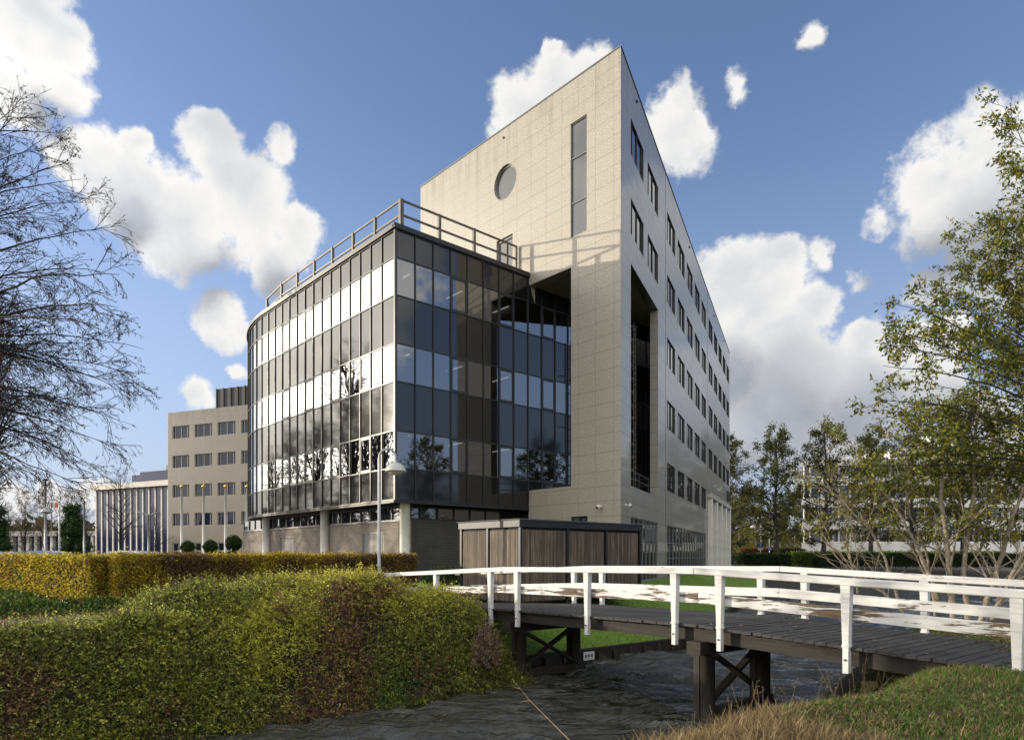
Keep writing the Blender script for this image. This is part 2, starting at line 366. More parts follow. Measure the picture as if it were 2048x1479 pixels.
M['pile'] = wood('weathered_pile', (.016, .014, .010), (.05, .042, .029), 2)
M['slat'] = wood('weathered_slat', (.085, .066, .048), (.215, .175, .13), 2)
_t = NT(M['slat'].node_tree); _b = M['slat'].node_tree.nodes['Principled BSDF']; _src = _b.inputs['Base Color'].links[0].from_socket
_x = sepxyz(_t, _t.n('ShaderNodeTexCoord').outputs['Object'])[0]; _w = _t.n('ShaderNodeTexWhiteNoise', noise_dimensions='1D'); _t.l(_t.m('FLOOR', _t.m('DIVIDE', _t.m('SUBTRACT', _x, .12), .08)), _w.inputs['W'])
_t.l(_t.mix(_w.outputs['Value'], _t.mix(1., _src, (.55, .52, .5), 'MULTIPLY'), _t.mix(1., _src, (1.3, 1.25, 1.2), 'MULTIPLY')), _b.inputs['Base Color'])
M['black'] = simple('black_matte', (.006, .006, .006), .8)
M['lampgrey'] = simple('galvanised_steel', (.36, .37, .37), .45, .4, .1)
M['shade'] = simple('lamp_shade_enamel', (.50, .50, .47), .4, 0, .08)
M['lens'] = simple('lamp_lens', (.55, .50, .40), .25)
M['leaf'] = foliage('leaf', .42)
M['leafthin'] = foliage('thin_leaf', .52)
M['leafdark'] = foliage('leaf_dense', .18)
M['bark'] = simple('bark_dark', (.050, .042, .034), .9, 0, .4, 9, bump=.6)
M['bark_light'] = simple('bark_pale', (.26, .22, .155), .85, 0, .35, 9, bump=.5)
M['bare'] = simple('bare_twig', (.022, .018, .015), .9, 0, .3, 6)
M['cream'] = simple('cream_concrete', (.60, .565, .49), .7, 0, .08, .6)
M['blueglass'] = glass('blue_tinted_glass', (.02, .025, .07), 1.45, .12)
M['ledge'] = simple('white_cladding', (.74, .72, .66), .6, 0, .08, .5)
M['blue'] = simple('blue_sign_paint', (.01, .07, .42), .4)
M['gold'] = simple('gold_finial', (.75, .42, .08), .3, .8)

# ------------------------------------------------------------------ the office building
def wall_holes(mb, L, z0, z1, holes, dep, x0=0.):
    """sheet wall in its own frame: face at y=0, back at y=dep, rectangular holes with reveals"""
    xs = sorted(set([x0, L]+[h[0] for h in holes]+[h[1] for h in holes])); xs = [x for x in xs if x0 <= x <= L]
    zs = sorted(set([z0, z1]+[h[2] for h in holes]+[h[3] for h in holes])); zs = [z for z in zs if z0 <= z <= z1]
    nx, nz = len(xs)-1, len(zs)-1
    solid = [[not any(h[0] <= (xs[i]+xs[i+1])/2 <= h[1] and h[2] <= (zs[k]+zs[k+1])/2 <= h[3] for h in holes) for k in range(nz)] for i in range(nx)]
    S = lambda i, k: 0 <= i < nx and 0 <= k < nz and solid[i][k]
    for i in range(nx):
        for k in range(nz):
            if not solid[i][k]: continue
            a, b, c, d = xs[i], xs[i+1], zs[k], zs[k+1]
            for y in (0, dep): mb.quad((a, y, c), (b, y, c), (b, y, d), (a, y, d))
            if not S(i-1, k): mb.quad((a, 0, c), (a, dep, c), (a, dep, d), (a, 0, d))
            if not S(i+1, k): mb.quad((b, 0, c), (b, dep, c), (b, dep, d), (b, 0, d))
            if not S(i, k-1): mb.quad((a, 0, c), (b, 0, c), (b, dep, c), (a, dep, c))
            if not S(i, k+1): mb.quad((a, 0, d), (b, 0, d), (b, dep, d), (a, dep, d))
def prism(mb, poly, z0, z1):
    n = len(poly); mb.add([(*p, z0) for p in poly]+[(*p, z1) for p in poly],
        [list(range(n))[::-1], list(range(n, 2*n))]+[[i, (i+1) % n, n+(i+1) % n, n+i] for i in range(n)])

office = thing('office_building', 'tall wedge-shaped grey granite office building with a dark glass block on its left side', 'office building', (C0[0], C0[1], .4))
FA = basis(dL, E, C0); FB = basis(dB, E, C0); FR = basis(dR, E, G0)
mb = MB(); cx_, cz_, cr = 7.88, 19.9, .90
holesA = [(2.04, 3.08, 15.25, 20.74), (7.27, 8.58, 14.25, 16.95), (3.05, 6.033, 3.32, 13.83), (6.033, 16, -2, 12.6), (1.99, 3.06, 1.30, 1.85), (cx_-1.1, cx_+1.1, cz_-1.1, cz_+1.1)]
wall_holes(mb, 15.834, -1.6, 22.78, holesA, -.45)
NS = 48                                                   # the square cell round the bull's-eye window
ring = [(cx_+cr*math.cos(2*math.pi*i/NS), cz_+cr*math.sin(2*math.pi*i/NS)) for i in range(NS)]
sq = []
for i in range(NS):
    a = 2*math.pi*i/NS; k = 1.1/max(abs(math.cos(a)), abs(math.sin(a))); sq.append((cx_+k*math.cos(a), cz_+k*math.sin(a)))
for i in range(NS):
    j = (i+1) % NS
    mb.quad((sq[i][0], 0, sq[i][1]), (sq[j][0], 0, sq[j][1]), (ring[j][0], 0, ring[j][1]), (ring[i][0], 0, ring[i][1]))
    mb.quad((ring[i][0], 0, ring[i][1]), (ring[j][0], 0, ring[j][1]), (ring[j][0], -.3, ring[j][1]), (ring[i][0], -.3, ring[i][1]))
def mitre(mb, k=.71): mb.v = [((k if (abs(y) > .3 and x < k) else x), y, z) for x, y, z in mb.v]
mitre(mb)
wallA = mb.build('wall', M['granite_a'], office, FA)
tag(wallA, 'sunlit granite gable wall with a round window')
mb = MB()
g1 = [(1.97, 4.87), (5.86, 8.75)]; g2 = [(11.56+3.87*k, 14.46+3.87*k) for k in range(5)]; g3 = [(31.7+3.88*k, 34.6+3.88*k) for k in range(5)]
rowsB = [20.75, 16.96, 13.17, 9.38, 5.59]; WH = 1.70
wins = []
for r, z in enumerate(rowsB):
    for g in ((g1 if r < 2 else [])+g2+(g3 if r < 4 else [])): wins.append((g[0], g[1], z-WH, z))
groundB = [(2.0, 8.7, -1.32, 1.83), (11.56, 29.94, -1.32, 1.82)]
holesB = wins+groundB+[(1.96, 8.71, 3.29, 13.84), (31.1, 49.3, -1.6, 5.42)]
wall_holes(mb, 50.8, -1.6, 22.78, holesB, .45)
mitre(mb)
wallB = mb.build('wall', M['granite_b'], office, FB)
tag(wallB, 'long polished granite side wall in shade')
mb = MB()                                                 # copings, movement joints, the plain rear walls and the roof
mb.box(.0, 15.834, -.5, .03, 22.78, 22.84); mitre(mb, .8)
mb.build('roof_edge', M['frame'], office, FA)
mb = MB(); mb.box(.02, 50.8, -.03, .5, 22.782, 22.838); mitre(mb, .8); mb.box(11.0, 11.05, -.004, .1, 1.9, 22.7)
for t in (11.03, 30.9): mb.box(t-.03, t+.03, -.006, .02, -1.3, 22.75)
mb.build('joint_seal', M['dark'], office, FB)
mb = MB(); prism(mb, [C0+dB*.6+dL*.5, B1-dB*.3+V2((-.3, 0)), A1-dL*.3+V2((.4, 0))], E+22.3, E+22.5)
mb.build('roof', M['roof'], office)
mb = MB()
pp = [A1, A1+V2((.3, 2.5)), B1+V2((-2.5, 3.2)), B1]
for i in range(3): mb.add([(*pp[i], 0), (*pp[i+1], 0), (*pp[i+1], E+22.78), (*pp[i], E+22.78)], [(0, 1, 2, 3)])
mb.build('wall', M['concrete'], office)
# recess behind the corner pier: ceiling and floor
X1 = C0+dB*13.9
mb = MB(); prism(mb, [C0+dL*.46+dB*.46, C0+dL*5.6+dR*.3, P1+dR*.05, X1], E+13.86, E+14.1); mb.build('soffit', M['soffit'], office)
mb = MB(); prism(mb, [C0+dL*.46+dB*.46, C0+dL*5.6+dR*.3, P1+dR*.05, X1], E+3.0, E+3.27); mb.build('terrace_floor', M['concrete'], office)
# pier core so that the corner reads as a solid leg
mb = MB(); prism(mb, [C0+dL*.3+dB*.3+V2((0, .1)), C0+dL*3.04+dR*.44, C0+dB*1.95+V2((-.40, .17))], E+3.28, E+13.85); mb.build('pier', M['granite_a'], office)

def make_window(t0, t1, z0, z1, parent, FM, dep, splits, transoms=(), fw=.05, mat='window', fm='dark', label=None, inset=.05, name='window', halfpane=None):
    """window whose object origin is its own lower left corner; frame mesh with the pane as a sub-part"""
    MM = FM @ Matrix.Translation((t0, 0, z0)); W, H_ = t1-t0, z1-z0; s = 1 if dep > 0 else -1
    y0, y1 = s*inset, s*(inset+.07); mb = MB()
    mb.box(.002, fw, y0, y1, .002, H_-.002); mb.box(W-fw, W-.002, y0, y1, .002, H_-.002)
    mb.box(fw, W-fw, y0, y1, .002, fw); mb.box(fw, W-fw, y0, y1, H_-fw, H_-.002)
    for sp in splits: mb.box(sp*W-fw*.5, sp*W+fw*.5, y0-s*.01, y1, fw, H_-fw)
    for tr in transoms: mb.box(fw, W-fw, y0+s*.005, y1, tr*H_-fw*.5, tr*H_+fw*.5)
    fr = mb.build(name, M[fm], parent, MM)
    if label: fr['label'] = label
    mb = MB(); e = list(splits)+[1.]; a = fw*.5; prev = 0.
    for sp in e:
        tz = rng.uniform(-.004, .004); tx = rng.uniform(-.004, .004); yy = s*(inset+.045)
        mb.quad((prev*W+.01, yy-tz, .01), (sp*W-.005, yy+tz, .01), (sp*W-.005, yy+tz+tx, H_-.01), (prev*W+.01, yy-tz+tx, H_-.01)); prev = sp
    mb.build('pane', M[mat], fr, MM)
    return fr
for w in wins: make_window(*w, office, FB, 1, (.13, .5, .87), fw=.035, inset=.035)
g = make_window(2.0, 8.7, -1.32, 1.83, office, FB, 1, (.143, .286, .43, .57, .714, .857), (.62,), fm='frame')
g = make_window(11.56, 29.94, -1.32, 1.82, office, FB, 1, tuple(k/15 for k in range(1, 15)), (.66, .36), fm='frame')
mb = MB()
for k in range(9): mb.box(5.9, 8.4, -.02+.1, .12, .75+k*.1, .80+k*.1)
mb.build('ventilation_grille', M['frame'], office, FB)
make_window(2.04, 3.08, 15.25, 20.74, office, FA, -1, (), (.30, .69), mat='slit' if 'slit' in M else 'window', fm='frame', label='tall narrow window in three panes')
make_window(1.99, 3.06, 1.30, 1.85, office, FA, -1, (.5,), (), fm='dark')
# bull's-eye
mb = MB()
for i in range(NS):
    a, b_ = 2*math.pi*i/NS, 2*math.pi*(i+1)/NS
    for (r0, r1, y0) in ((.80, .90, -.12),):
        p = lambda r, an, y: (r*math.cos(an), y, r*math.sin(an))
        mb.quad(p(r0, a, y0), p(r0, b_, y0), p(r1, b_, y0), p(r1, a, y0)); mb.quad(p(r0, a, y0), p(r0, b_, y0), p(r0, b_, -.2), p(r0, a, -.2))
rf = mb.build('round_window', M['frame'], office, FA @ Matrix.Translation((cx_, 0, cz_)))
mb = MB(); mb.add([(.82*math.cos(2*math.pi*i/NS), -.17, .82*math.sin(2*math.pi*i/NS)) for i in range(NS)], [list(range(NS))])
M['haze_glass'] = glass('frosted_pane', (.10, .105, .11), 1.6, .1)
mb.build('pane', M['haze_glass'], rf, FA @ Matrix.Translation((cx_, 0, cz_)))
# roof terrace door
mb = MB(); W, H_ = 1.31, 2.7
mb.box(.01, .1, -.2, -.1, 0, H_-.01); mb.box(W-.1, W-.01, -.2, -.1, 0, H_-.01); mb.box(.1, W-.1, -.2, -.1, H_-.12, H_-.01); mb.box(.1, W-.1, -.2, -.1, 0, .12)
dr = mb.build('door', M['frame'], office, FA @ Matrix.Translation((7.27, 0, 14.25)))
mb = MB(); mb.quad((.08, -.16, .1), (W-.08, -.16, .1), (W-.08, -.16, H_-.1), (.08, -.16, H_-.1)); mb.build('pane', M['haze_glass'], dr, FA @ Matrix.Translation((7.27, 0, 14.25)))
mb = MB(); mb.tube([(.22, -.08, 1.1), (.34, -.08, 1.1)], .015, 6); mb.build('handle', M['lampgrey'], dr, FA @ Matrix.Translation((7.27, 0, 14.25)))
# overflow spouts in the parapet
mb = MB(); mb.tube([(7.98, -.1, 22.3), (7.98, .05, 22.3)], .06, 10); mb.build('overflow_spout', M['dark'], office, FA)
for t in (3.2, 20.5, 36., 44.):
    mb = MB(); mb.tube([(t, .1, 22.25), (t, -.06, 22.25)], .07, 10); mb.build('overflow_spout', M['dark'], office, FB)
# balcony rail of the recess
mb = MB()
for t in (2.05, 5.2, 7.65): mb.box(t-.03, t+.03, .30, .36, 3.27, 4.22)
for z in (3.42, 3.82, 4.2): mb.box(2.0, 7.7, .31, .35, z-.02, z+.02)
mb.box(7.62, 7.68, .3, 1.6, 4.18, 4.22); mb.box(7.62, 7.68, .3, 1.6, 3.80, 3.84); mb.box(7.62, 7.68, 1.5, 1.56, 3.27, 4.2)
mb.build('balcony_rail', M['dark'], office, FB)
# caged ladder in the recess
mb = MB(); LO = (6.55, 37.0)
for dx, dy in ((0, 0), (.46, 0), (.1, .55), (.38, .55), (-.08, .28), (.54, .28)): mb.box(dx-.02, dx+.02, dy-.02, dy+.02, 3.3, 12.5)
k = 3.5
while k < 12.4:
    mb.box(0, .46, -.015, .015, k, k+.03); k += .3
for k in range(12):
    z = 4.6+k*.7
    for (a, b_) in (((0, 0), (-.08, .28)), ((-.08, .28), (.1, .55)), ((.1, .55), (.38, .55)), ((.38, .55), (.54, .28)), ((.54, .28), (.46, 0))): mb.bar((*a, z), (*b_, z), .04, .05)
for z in (4.5, 7.5, 10.5): mb.box(-.5, 0, .2, .24, z, z+.05)
mb.build('access_ladder', M['rail'], office, basis(dB, E, LO))
# entrance portico at the far end
mb = MB(); wall_holes(mb, 49.3, -1.5, 5.42, [], .1, x0=31.1)
mb.build('entrance_glazing', M['window'], office, FB @ Matrix.Translation((0, 2.0, 0)))
for t in (31.5, 35.6, 39.8, 44.0, 48.2):
    mb = MB(); mb.box(0, .95, -.3, .5, -1.4, 4.95 if t > 32 else 5.4)
    mb.build('column', M['column'], office, FB @ Matrix.Translation((t, 0, 0)), bevel=.02)
mb = MB(); mb.box(31.3, 49.2, -.34, .5, 4.97, 5.40); mb.build('canopy', M['concrete'], office, FB)
mb = MB(); mb.box(47.6, 49.4, -.12, -.02, 5.9, 7.0); mb.build('wall_sign', M['dark'], office, FB)

# --- curtain-walled block
ROWS = [2.44, 3.82, 5.45, 7.60, 9.27, 11.36, 13.0, 14.20]
left = [G0+dL*.04]; t = 1.08
for k in range(15): left.append(G0+dL*t); t += .975
hd = math.atan2(dL[1], dL[0]); p = left[-1].copy()
for k in range(16):
    hd -= .069; p = p+V2((math.cos(hd), math.sin(hd)))*.975; left.append(p.copy())
right = [G0+dR*(.04+.985*k if k else .04) for k in range(21)]
def panel_frame(a, b): return basis(b-a, E, a), float(np.linalg.norm(b-a))
def curtain(path, side, label, npane, extra, openers):
    fr = MB(); rest = MB()
    sp = {0: MB(), 2: MB(), 4: MB(), 6: MB()}
    out = -1 if side == 'R' else 1                         # outward y sign in the panel frame
    for k in range(len(path)-1):
        FM, W = panel_frame(path[k], path[k+1])
        def tr(pts): return [tuple(FM @ Vector(q)) for q in pts]
        def bx(m, *a):
            t_ = MB(); t_.box(*a); m.add(tr(t_.v), t_.f)
        bx(fr, -.028, .028, -.03, .05, ROWS[0], ROWS[-1]) if out > 0 else bx(fr, -.028, .028, -.05, .03, ROWS[0], ROWS[-1])
        for z in ROWS: bx(fr, .03, W-.03, *((-.02, .035) if out > 0 else (-.035, .02)), z-.026, z+.026)
        for r in range(7):
            z0, z1 = ROWS[r], ROWS[r+1]; tz, tx = rng.uniform(-.003, .003), rng.uniform(-.003, .003)
            q = [(.02, -tz, z0), (W-.02, tz, z0), (W-.02, tz+tx, z1), (.02, -tz+tx, z1)]
            if r % 2 == 0: sp[r].add(tr(q), [(0, 1, 2, 3)])
            elif k in npane or (r, k) in extra:
                MM = FM @ Matrix.Translation((0, 0, z0)); m = MB(); m.quad(*[(a, b_, c-z0) for a, b_, c in q])
                po = m.build('window_pane', M['vision'], office, MM)
                if (r, k) in openers:
                    m = MB(); H_ = z1-z0; ya, yb = (.006, .03) if out > 0 else (-.03, -.006)
                    m.box(.035, .10, ya, yb, .03, H_-.03); m.box(W-.10, W-.035, ya, yb, .03, H_-.03)
                    m.box(.10, W-.10, ya, yb, .03, .12); m.box(.10, W-.10, ya, yb, H_-.12, H_-.03)
                    m.build('opening_frame', M['mullion' if side == 'L' else 'dark'], po, MM)
            else: rest.add(tr(q), [(0, 1, 2, 3)])
    for r, m in sp.items(): m.build('spandrel_band', M['spandrel'], office)
    fr.build('mullion_grid', M['mullion' if side == 'L' else 'dark'], office)
    if rest.v: rest.build('window_pane', M['vision'], office)['kind'] = 'stuff'
opL = [(5, 8), (5, 11), (5, 14)]+[(r, k) for r in (1, 3) for k in (2, 5, 8, 11, 14)]
opR = [(r, k) for r in (1, 3, 5) for k in (3, 6, 9, 12)]
curtain(left, 'L', '', range(0, 19), (), opL)
curtain(right, 'R', '', range(0, 12), [(1, 17), (3, 17)], opR)
mb = MB(); c_ = basis(dR, E, G0)
mb.box(-.055, .03, -.055, .03, 2.40, 14.2); mb.build('corner_post', M['mullion'], office, c_)
def ribbon(mb, path, o0, o1, z0, z1):                       # band following the wall line, o = offset along its outward normal
    n = len(path); ps = []
    for i in range(n):
        d = path[min(i+1, n-1)]-path[max(i-1, 0)]; d = d/np.linalg.norm(d); nn = V2((-d[1], d[0])); ps.append((path[i]+nn*o0, path[i]+nn*o1))
    for i in range(n-1):
        a, b_ = ps[i]; c, d = ps[i+1]
        vs = [(*a, z0), (*b_, z0), (*d, z0), (*c, z0), (*a, z1), (*b_, z1), (*d, z1), (*c, z1)]
        mb.add(vs, [(0, 3, 2, 1), (4, 5, 6, 7), (0, 1, 5, 4), (1, 2, 6, 5), (2, 3, 7, 6), (3, 0, 4, 7)])
lp = [G0+V2((-.02, -.02))]+left[1:]
for nm_, o0, o1, z0, z1 in (('gutter_edge', -.4, .12, 14.23, 14.385), ('coping', -.3, .09, 14.39, 14.47), ('base_trim', -.3, .09, 2.385, 2.41), ('base_trim', -.3, .05, 2.30, 2.38)):
    mb = MB(); ribbon(mb, lp, o0, o1, E+z0, E+z1); mb.build(nm_, M['mullion'], office)
mb = MB(); rp = [G0+dR*-.12, G0+dR*7.97]

for nm_, o0, o1, z0, z1 in (('gutter_edge', -.12, .4, 14.235, 14.38), ('coping', -.09, .3, 14.395, 14.475), ('base_trim', -.05, .3, 2.30, 2.405)):
    mb = MB(); ribbon(mb, rp, o0, o1, E+z0, E+z1); mb.build(nm_, M['dark'], office)
foot = [G0+dR*.1+dL*.1]+[q+dR*.1 for q in left[1:]]+[left[-1]+V2((9, 6)), A1+dL*1.5, P1+dR*13+dL*.2, P1+dR*.4+dL*.1]
mb = MB(); prism(mb, foot, E+13.9, E+14.18); mb.build('roof', M['roof'], office)
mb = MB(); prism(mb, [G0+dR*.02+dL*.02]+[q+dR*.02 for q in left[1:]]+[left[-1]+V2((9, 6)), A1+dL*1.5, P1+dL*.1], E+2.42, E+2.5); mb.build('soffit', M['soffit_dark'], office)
mb = MB()
for q in range(4): mb.box(2.9, 4.5, .2, .75, 14.5+q*.03, 14.52+q*.03)
mb.box(2.9, 4.5, .2, .75, 14.18, 14.5); mb.build('roof_hatch', M['mullion'], office, FR)
# rooms behind the glass: slabs, core walls, ceiling lights and a few curtains
core = [G0+dR*4.5+dL*5.0, P1+dL*3.5+dR*2, P1+dL*3.5+dR*6, left[13]+dR*9, left[13]+dR*4.5]
M['room'] = simple('room_wall', (.16, .155, .15), .8, 0, .15, .6); M['curtain'] = simple('pale_curtain', (.62, .64, .62), .9); M['carpet'] = simple('carpet', (.05, .05, .055), .9)
ml, nt_, b_l = newmat('ceiling_lamp'); b_l.inputs['Emission Color'].default_value = (1, .95, .85, 1); b_l.inputs['Emission Strength'].default_value = .8; M['tube'] = ml
mb = MB(); prism(mb, core, E+2.5, E+13.8); mb.build('core_wall', M['room'], office)
slab = [G0+dR*.12+dL*.12]+[q+dR*.12 for q in left[1:19]]+[left[18]+dR*6, P1+dR*4+dL*2, P1+dR*4+dL*.12]
for z0, z1 in ((2.6, 3.3), (5.62, 6.9), (9.42, 10.7), (13.15, 13.7)): mb = MB(); prism(mb, slab, E+z0, E+z1); mb.build('floor_slab', M['room'], office)
for z in (5.60, 9.40, 13.13):
    for k in range(3):
        mb = MB(); mb.box(1.6+k*3.1, 1.68+k*3.1, 1.4, 2.7, z-.03, z); mb.build('ceiling_light', M['tube'], office, FR)
for (x0_, x1_, z0_, z1_) in ((.1, .62, 11.3, 12.95), (1.35, 1.8, 11.3, 12.5), (2.15, 2.5, 11.3, 12.5), (.1, .75, 7.6, 9.2), (.1, .9, 3.8, 5.4), (3.0, 3.12, 3.8, 5.4), (1.93, 2.02, 3.8, 5.5), (3.05, 3.2, 7.6, 9.3), (8.1, 8.5, 7.6, 9.3)):
    mb = MB(); n_f = 8; w_ = (x1_-x0_)/n_f
    for q in range(n_f): mb.quad((x0_+q*w_, .35+.04*(q % 2), z0_), (x0_+(q+1)*w_, .35+.04*((q+1) % 2), z0_), (x0_+(q+1)*w_, .35+.04*((q+1) % 2), z1_), (x0_+q*w_, .35+.04*(q % 2), z1_))
    mb.build('curtain', M['curtain'], office, FR)
# ground floor: brick with a ribbon of clerestory windows, round columns
BR = G0+dL*1.0+dR*1.0
FBr = basis(dR, E, BR); FBl = basis(dL, E, BR)
mb = MB(); mb.box(0, 6.97, 0, .3, -1.7, 1.66); mb.build('brick_wall', M['brick_d'], office, FBr)
mb = MB(); wall_holes(mb, 19.5, -1.7, 1.60, [(1.6, 3.6, -1.5, 1.12), (11.5, 13.5, -1.5, 1.12)], -.3, x0=-.0)
mb.box(-.3, .0, -.3, .0, -1.7, 1.6); mb.build('brick_wall', M['brick_l'], office, FBl)
for (FM, L, s, z0, fm, lab) in ((FBr, 6.97, 1, 1.66, 'dark', None), (FBl, 19.5, -1, 1.60, 'frame', None)):
    make_window(.01, L, z0, 2.30, office, FM, s, tuple(k/round(L/.98) for k in range(1, round(L/.98))), (), fw=.06, fm=fm, inset=.04)
mb = MB(); mb.box(-.05, 19.5, -.06, .07, 1.56, 1.615); mb.build('window_sill', M['frame'], office, FBl)
for t in (1.6, 11.5):
    MM = FBl @ Matrix.Translation((t, 0, -1.5)); mb = MB(); mb.box(0, .07, -.12, -.02, 0, 2.62); mb.box(1.93, 2.0, -.12, -.02, 0, 2.62); mb.box(.07, 1.93, -.12, -.02, 2.54, 2.62)
    d = mb.build('door', M['frame'], office, MM)
    for x in (.075, 1.01):
        mb = MB(); mb.box(x, x+.91, -.10, -.05, 0, 2.53); mb.box(x+.12, x+.79, -.05, -.045, .2, 2.3); mb.build('door_leaf', M['door'], d, MM, bevel=.008)
    mb = MB(); mb.box(.93, .97, -.05, .02, 1.0, 1.25); mb.build('handle', M['lampgrey'], d, MM)
for t in (.55, 8.35, 16.15):
    c = G0+dR*.85+dL*t; mb = MB(); mb.cyl(c[0], c[1], .0, E+2.36, .235, 28); mb.build('column', M['column'], office)
mb = MB(); mb.box(5.4, 5.75, -.14, -.002, -.75, -.35); mb.build('meter_box', M['dark'], office, FBr, bevel=.01)
# roof railing
corner = G0+dL*.82+dR*.82
lr = [G0+dR*.82+dL*t for t in (.82, 3.08, 5.2, 7.4, 9.5, 11.65, 13.8)]+[left[17]+dR*.9, left[19]+dR*1.4]
rr = [corner]+[G0+dL*.82+dR*t for t in (2.95, 5.05, 7.2, 7.85)]
root = MB()
for path in (lr, rr):
    for i in range(len(path)-1):
        for z in (16.08, 15.42, 14.62)[:2]:
            root.bar((*path[i], E+z), (*path[i+1], E+z), .06, .09)
rail = root.build('roof_railing', M['rail'], office)
for i, q in enumerate(lr[:-1]+[lr[-1]]+rr[1:-1]):
    mb = MB(); w = .18 if i == 0 else .13; mb.box(-w/2, w/2, -w/2, w/2, 14.1, 16.12); mb.build('railing_post', M['rail'], rail, basis(dR, E, q))
mb = MB(); mb.box(-.05, .05, -.05, .05, 14.1, 16.1); mb.build('railing_post', M['rail'], rail, basis(dR, E, rr[-1]))

# security cameras
def seccam(q, z, nrm, label):
    t = thing('security_camera', label, 'security camera', (q[0], q[1], E+z), 'security cameras on the granite corner')
    n = Vector((nrm[0], nrm[1], 0)); b = Vector((q[0], q[1], E+z)); m = MB()
    m.tube([b, b+n*.06], [.07, .06], 12); m.tube([b+n*.05, b+n*.14], .03, 10); m.build('bracket', M['white'], t)
    m = MB(); c = b+n*.2+Vector((0, 0, -.02)); prof = [(.105*math.sin(a), -.105*math.cos(a)) for a in np.linspace(.02, math.pi-.02, 10)]
    m.lathe(prof, c, 18); m.build('housing', M['white'], t)
    m = MB(); m.tube([c+n*.06+Vector((0, 0, -.03)), c+n*.112+Vector((-.01, 0, -.05))], .05, 12); m.build('lens', M['black'], t)
seccam(C0+dL*1.15, 2.24, -dR, 'white dome camera on the sunny gable side of the granite corner')
seccam(C0+dB*.9, 2.3, V2((.922, -.388)), 'white dome camera round the corner above the ground floor glazing')

# ------------------------------------------------------------------ terrain
def canal(x, y): return x*u_[0]+y*u_[1], x*n_[0]+y*n_[1]          # c (across), a (along)
TURN = V2((6.68, 25.4))
def far_dist(x, y):
    """distance landward of the far waterline (negative over the water)"""
    c, a = canal(x, y)
    edge = -13.8-1.9*sstep(a, 11.0, 13.5)
    d1 = edge-c                                            # straight bank along the canal
    nb = V2((.922, -.388)); d2 = -((x-TURN[0])*nb[0]+(y-TURN[1])*nb[1])      # bank along the building
    d3 = y-88.-.06*x                                       # far shore of the pond
    return np.maximum(np.minimum(d1, np.where(a > 15, d2, 99)), d3)
def near_dist(x, y):
    c, a = canal(x, y); edge = -6.1-2.3*sstep(a, 12, 17)-.25*wob(x, y, .8, 3); return c-edge
def hgt(x, y):
    x = np.asarray(x, float); y = np.asarray(y, float); c, a = canal(x, y)
    fd = far_dist(x, y); nd = near_dist(x, y)
    plate = .05+.42*sstep(-c, 19.5, 24)*sstep(x, -9, -3)+.25*sstep(-c, 24.5, 27)*(1-sstep(x, -9, -3))
    soft = -2.3+sstep(fd, -.8, 1.9)*(2.3+plate)                                    # natural bank, left of the bridge
    wall = np.where(fd > 0, -1.36+(plate+1.36)*sstep(fd, -.4, 4.6), -2.4)          # behind the timber revetment
    wf = sstep(a, 11.0, 12.6); far = soft*(1-wf)+wall*wf
    shore = np.where(fd > 0, -1.36+(plate+1.36)*sstep(fd, 0, 3.5), -2.4); far = np.where(y > 80, shore, far)
    near = -2.3+sstep(nd, -1.2, 2.6)*(2.3+.02+.10*sstep(a, 8, 12))
    z = np.where(nd > fd, near, far)
    return z+.03*wob(x, y, 1.3, 5)*(z > -1.2)
def axis(lo, hi, dlo, dhi, step, far):
    core = np.arange(dlo, dhi, step); l = [dlo]; s = step
    while l[-1] > lo: s *= 1.25; l.append(l[-1]-s)
    r = [core[-1]+step]; s = step
    while r[-1] < hi: s *= 1.25; r.append(r[-1]+s)
    return np.concatenate([l[:0:-1], core, r])
xs = axis(-900, 900, -22, 26, .28, 0); ys = axis(-300, 1400, 4, 44, .28, 0)
X, Y = np.meshgrid(xs, ys); Z = hgt(X, Y)
nx, ny = len(xs), len(ys); idx = np.arange(nx*ny).reshape(ny, nx)
fc = np.stack([idx[:-1, :-1], idx[:-1, 1:], idx[1:, 1:], idx[1:, :-1]], -1).reshape(-1, 4)
m, nt, b = newmat('ground_soil_and_grass')
tc = nt.n('ShaderNodeTexCoord'); P = tc.outputs['Object']
vc = nt.n('ShaderNodeVertexColor', layer_name='Col'); sr = nt.n('ShaderNodeSeparateColor'); nt.l(vc.outputs[0], sr.inputs[0])
n1 = nt.noise(P, 1.1, 6, .65); n2 = nt.noise(P, 22, 4, .7)
gr = nt.mix(nt.smooth(n2, .3, .7), (.09, .165, .012), (.19, .29, .03)); gr = nt.mix(nt.smooth(n1, .4, .7, 0, .5), gr, (.17, .20, .045))
so = nt.mix(nt.smooth(n2, .35, .65), (.018, .014, .009), (.06, .045, .028))
asp = nt.mix(nt.smooth(n2, .3, .7), (.07, .068, .065), (.13, .125, .118))
c = nt.mix(nt.smooth(nt.m('ADD', sr.outputs[0], nt.m('MULTIPLY_ADD', n1, .5, -.25)), .42, .58), gr, so)
c = nt.mix(nt.smooth(sr.outputs[1], .45, .55), c, asp)
nt.l(c, b.inputs['Base Color']); b.inputs['Roughness'].default_value = .95
bp = nt.n('ShaderNodeBump'); bp.inputs['Strength'].default_value = .6; bp.inputs['Distance'].default_value = .04; nt.l(n2, bp.inputs['Height']); nt.l(bp.outputs[0], b.inputs['Normal'])
M['ground'] = m
C_, A_ = canal(X, Y); FD = far_dist(X, Y); ND = near_dist(X, Y)
soil = ((ND < 1.2) & (ND > FD)) | ((FD < .1)) | ((A_ < 12) & (FD > -1) & (C_ > -24)) | (Y > 80)
asph = ((C_ < -25) & (X < -6.5) & (Y < 110)) | ((Y > 95) & (X > 0))
cols = np.stack([soil.astype(float), asph.astype(float), 0*X], -1).reshape(-1, 3)
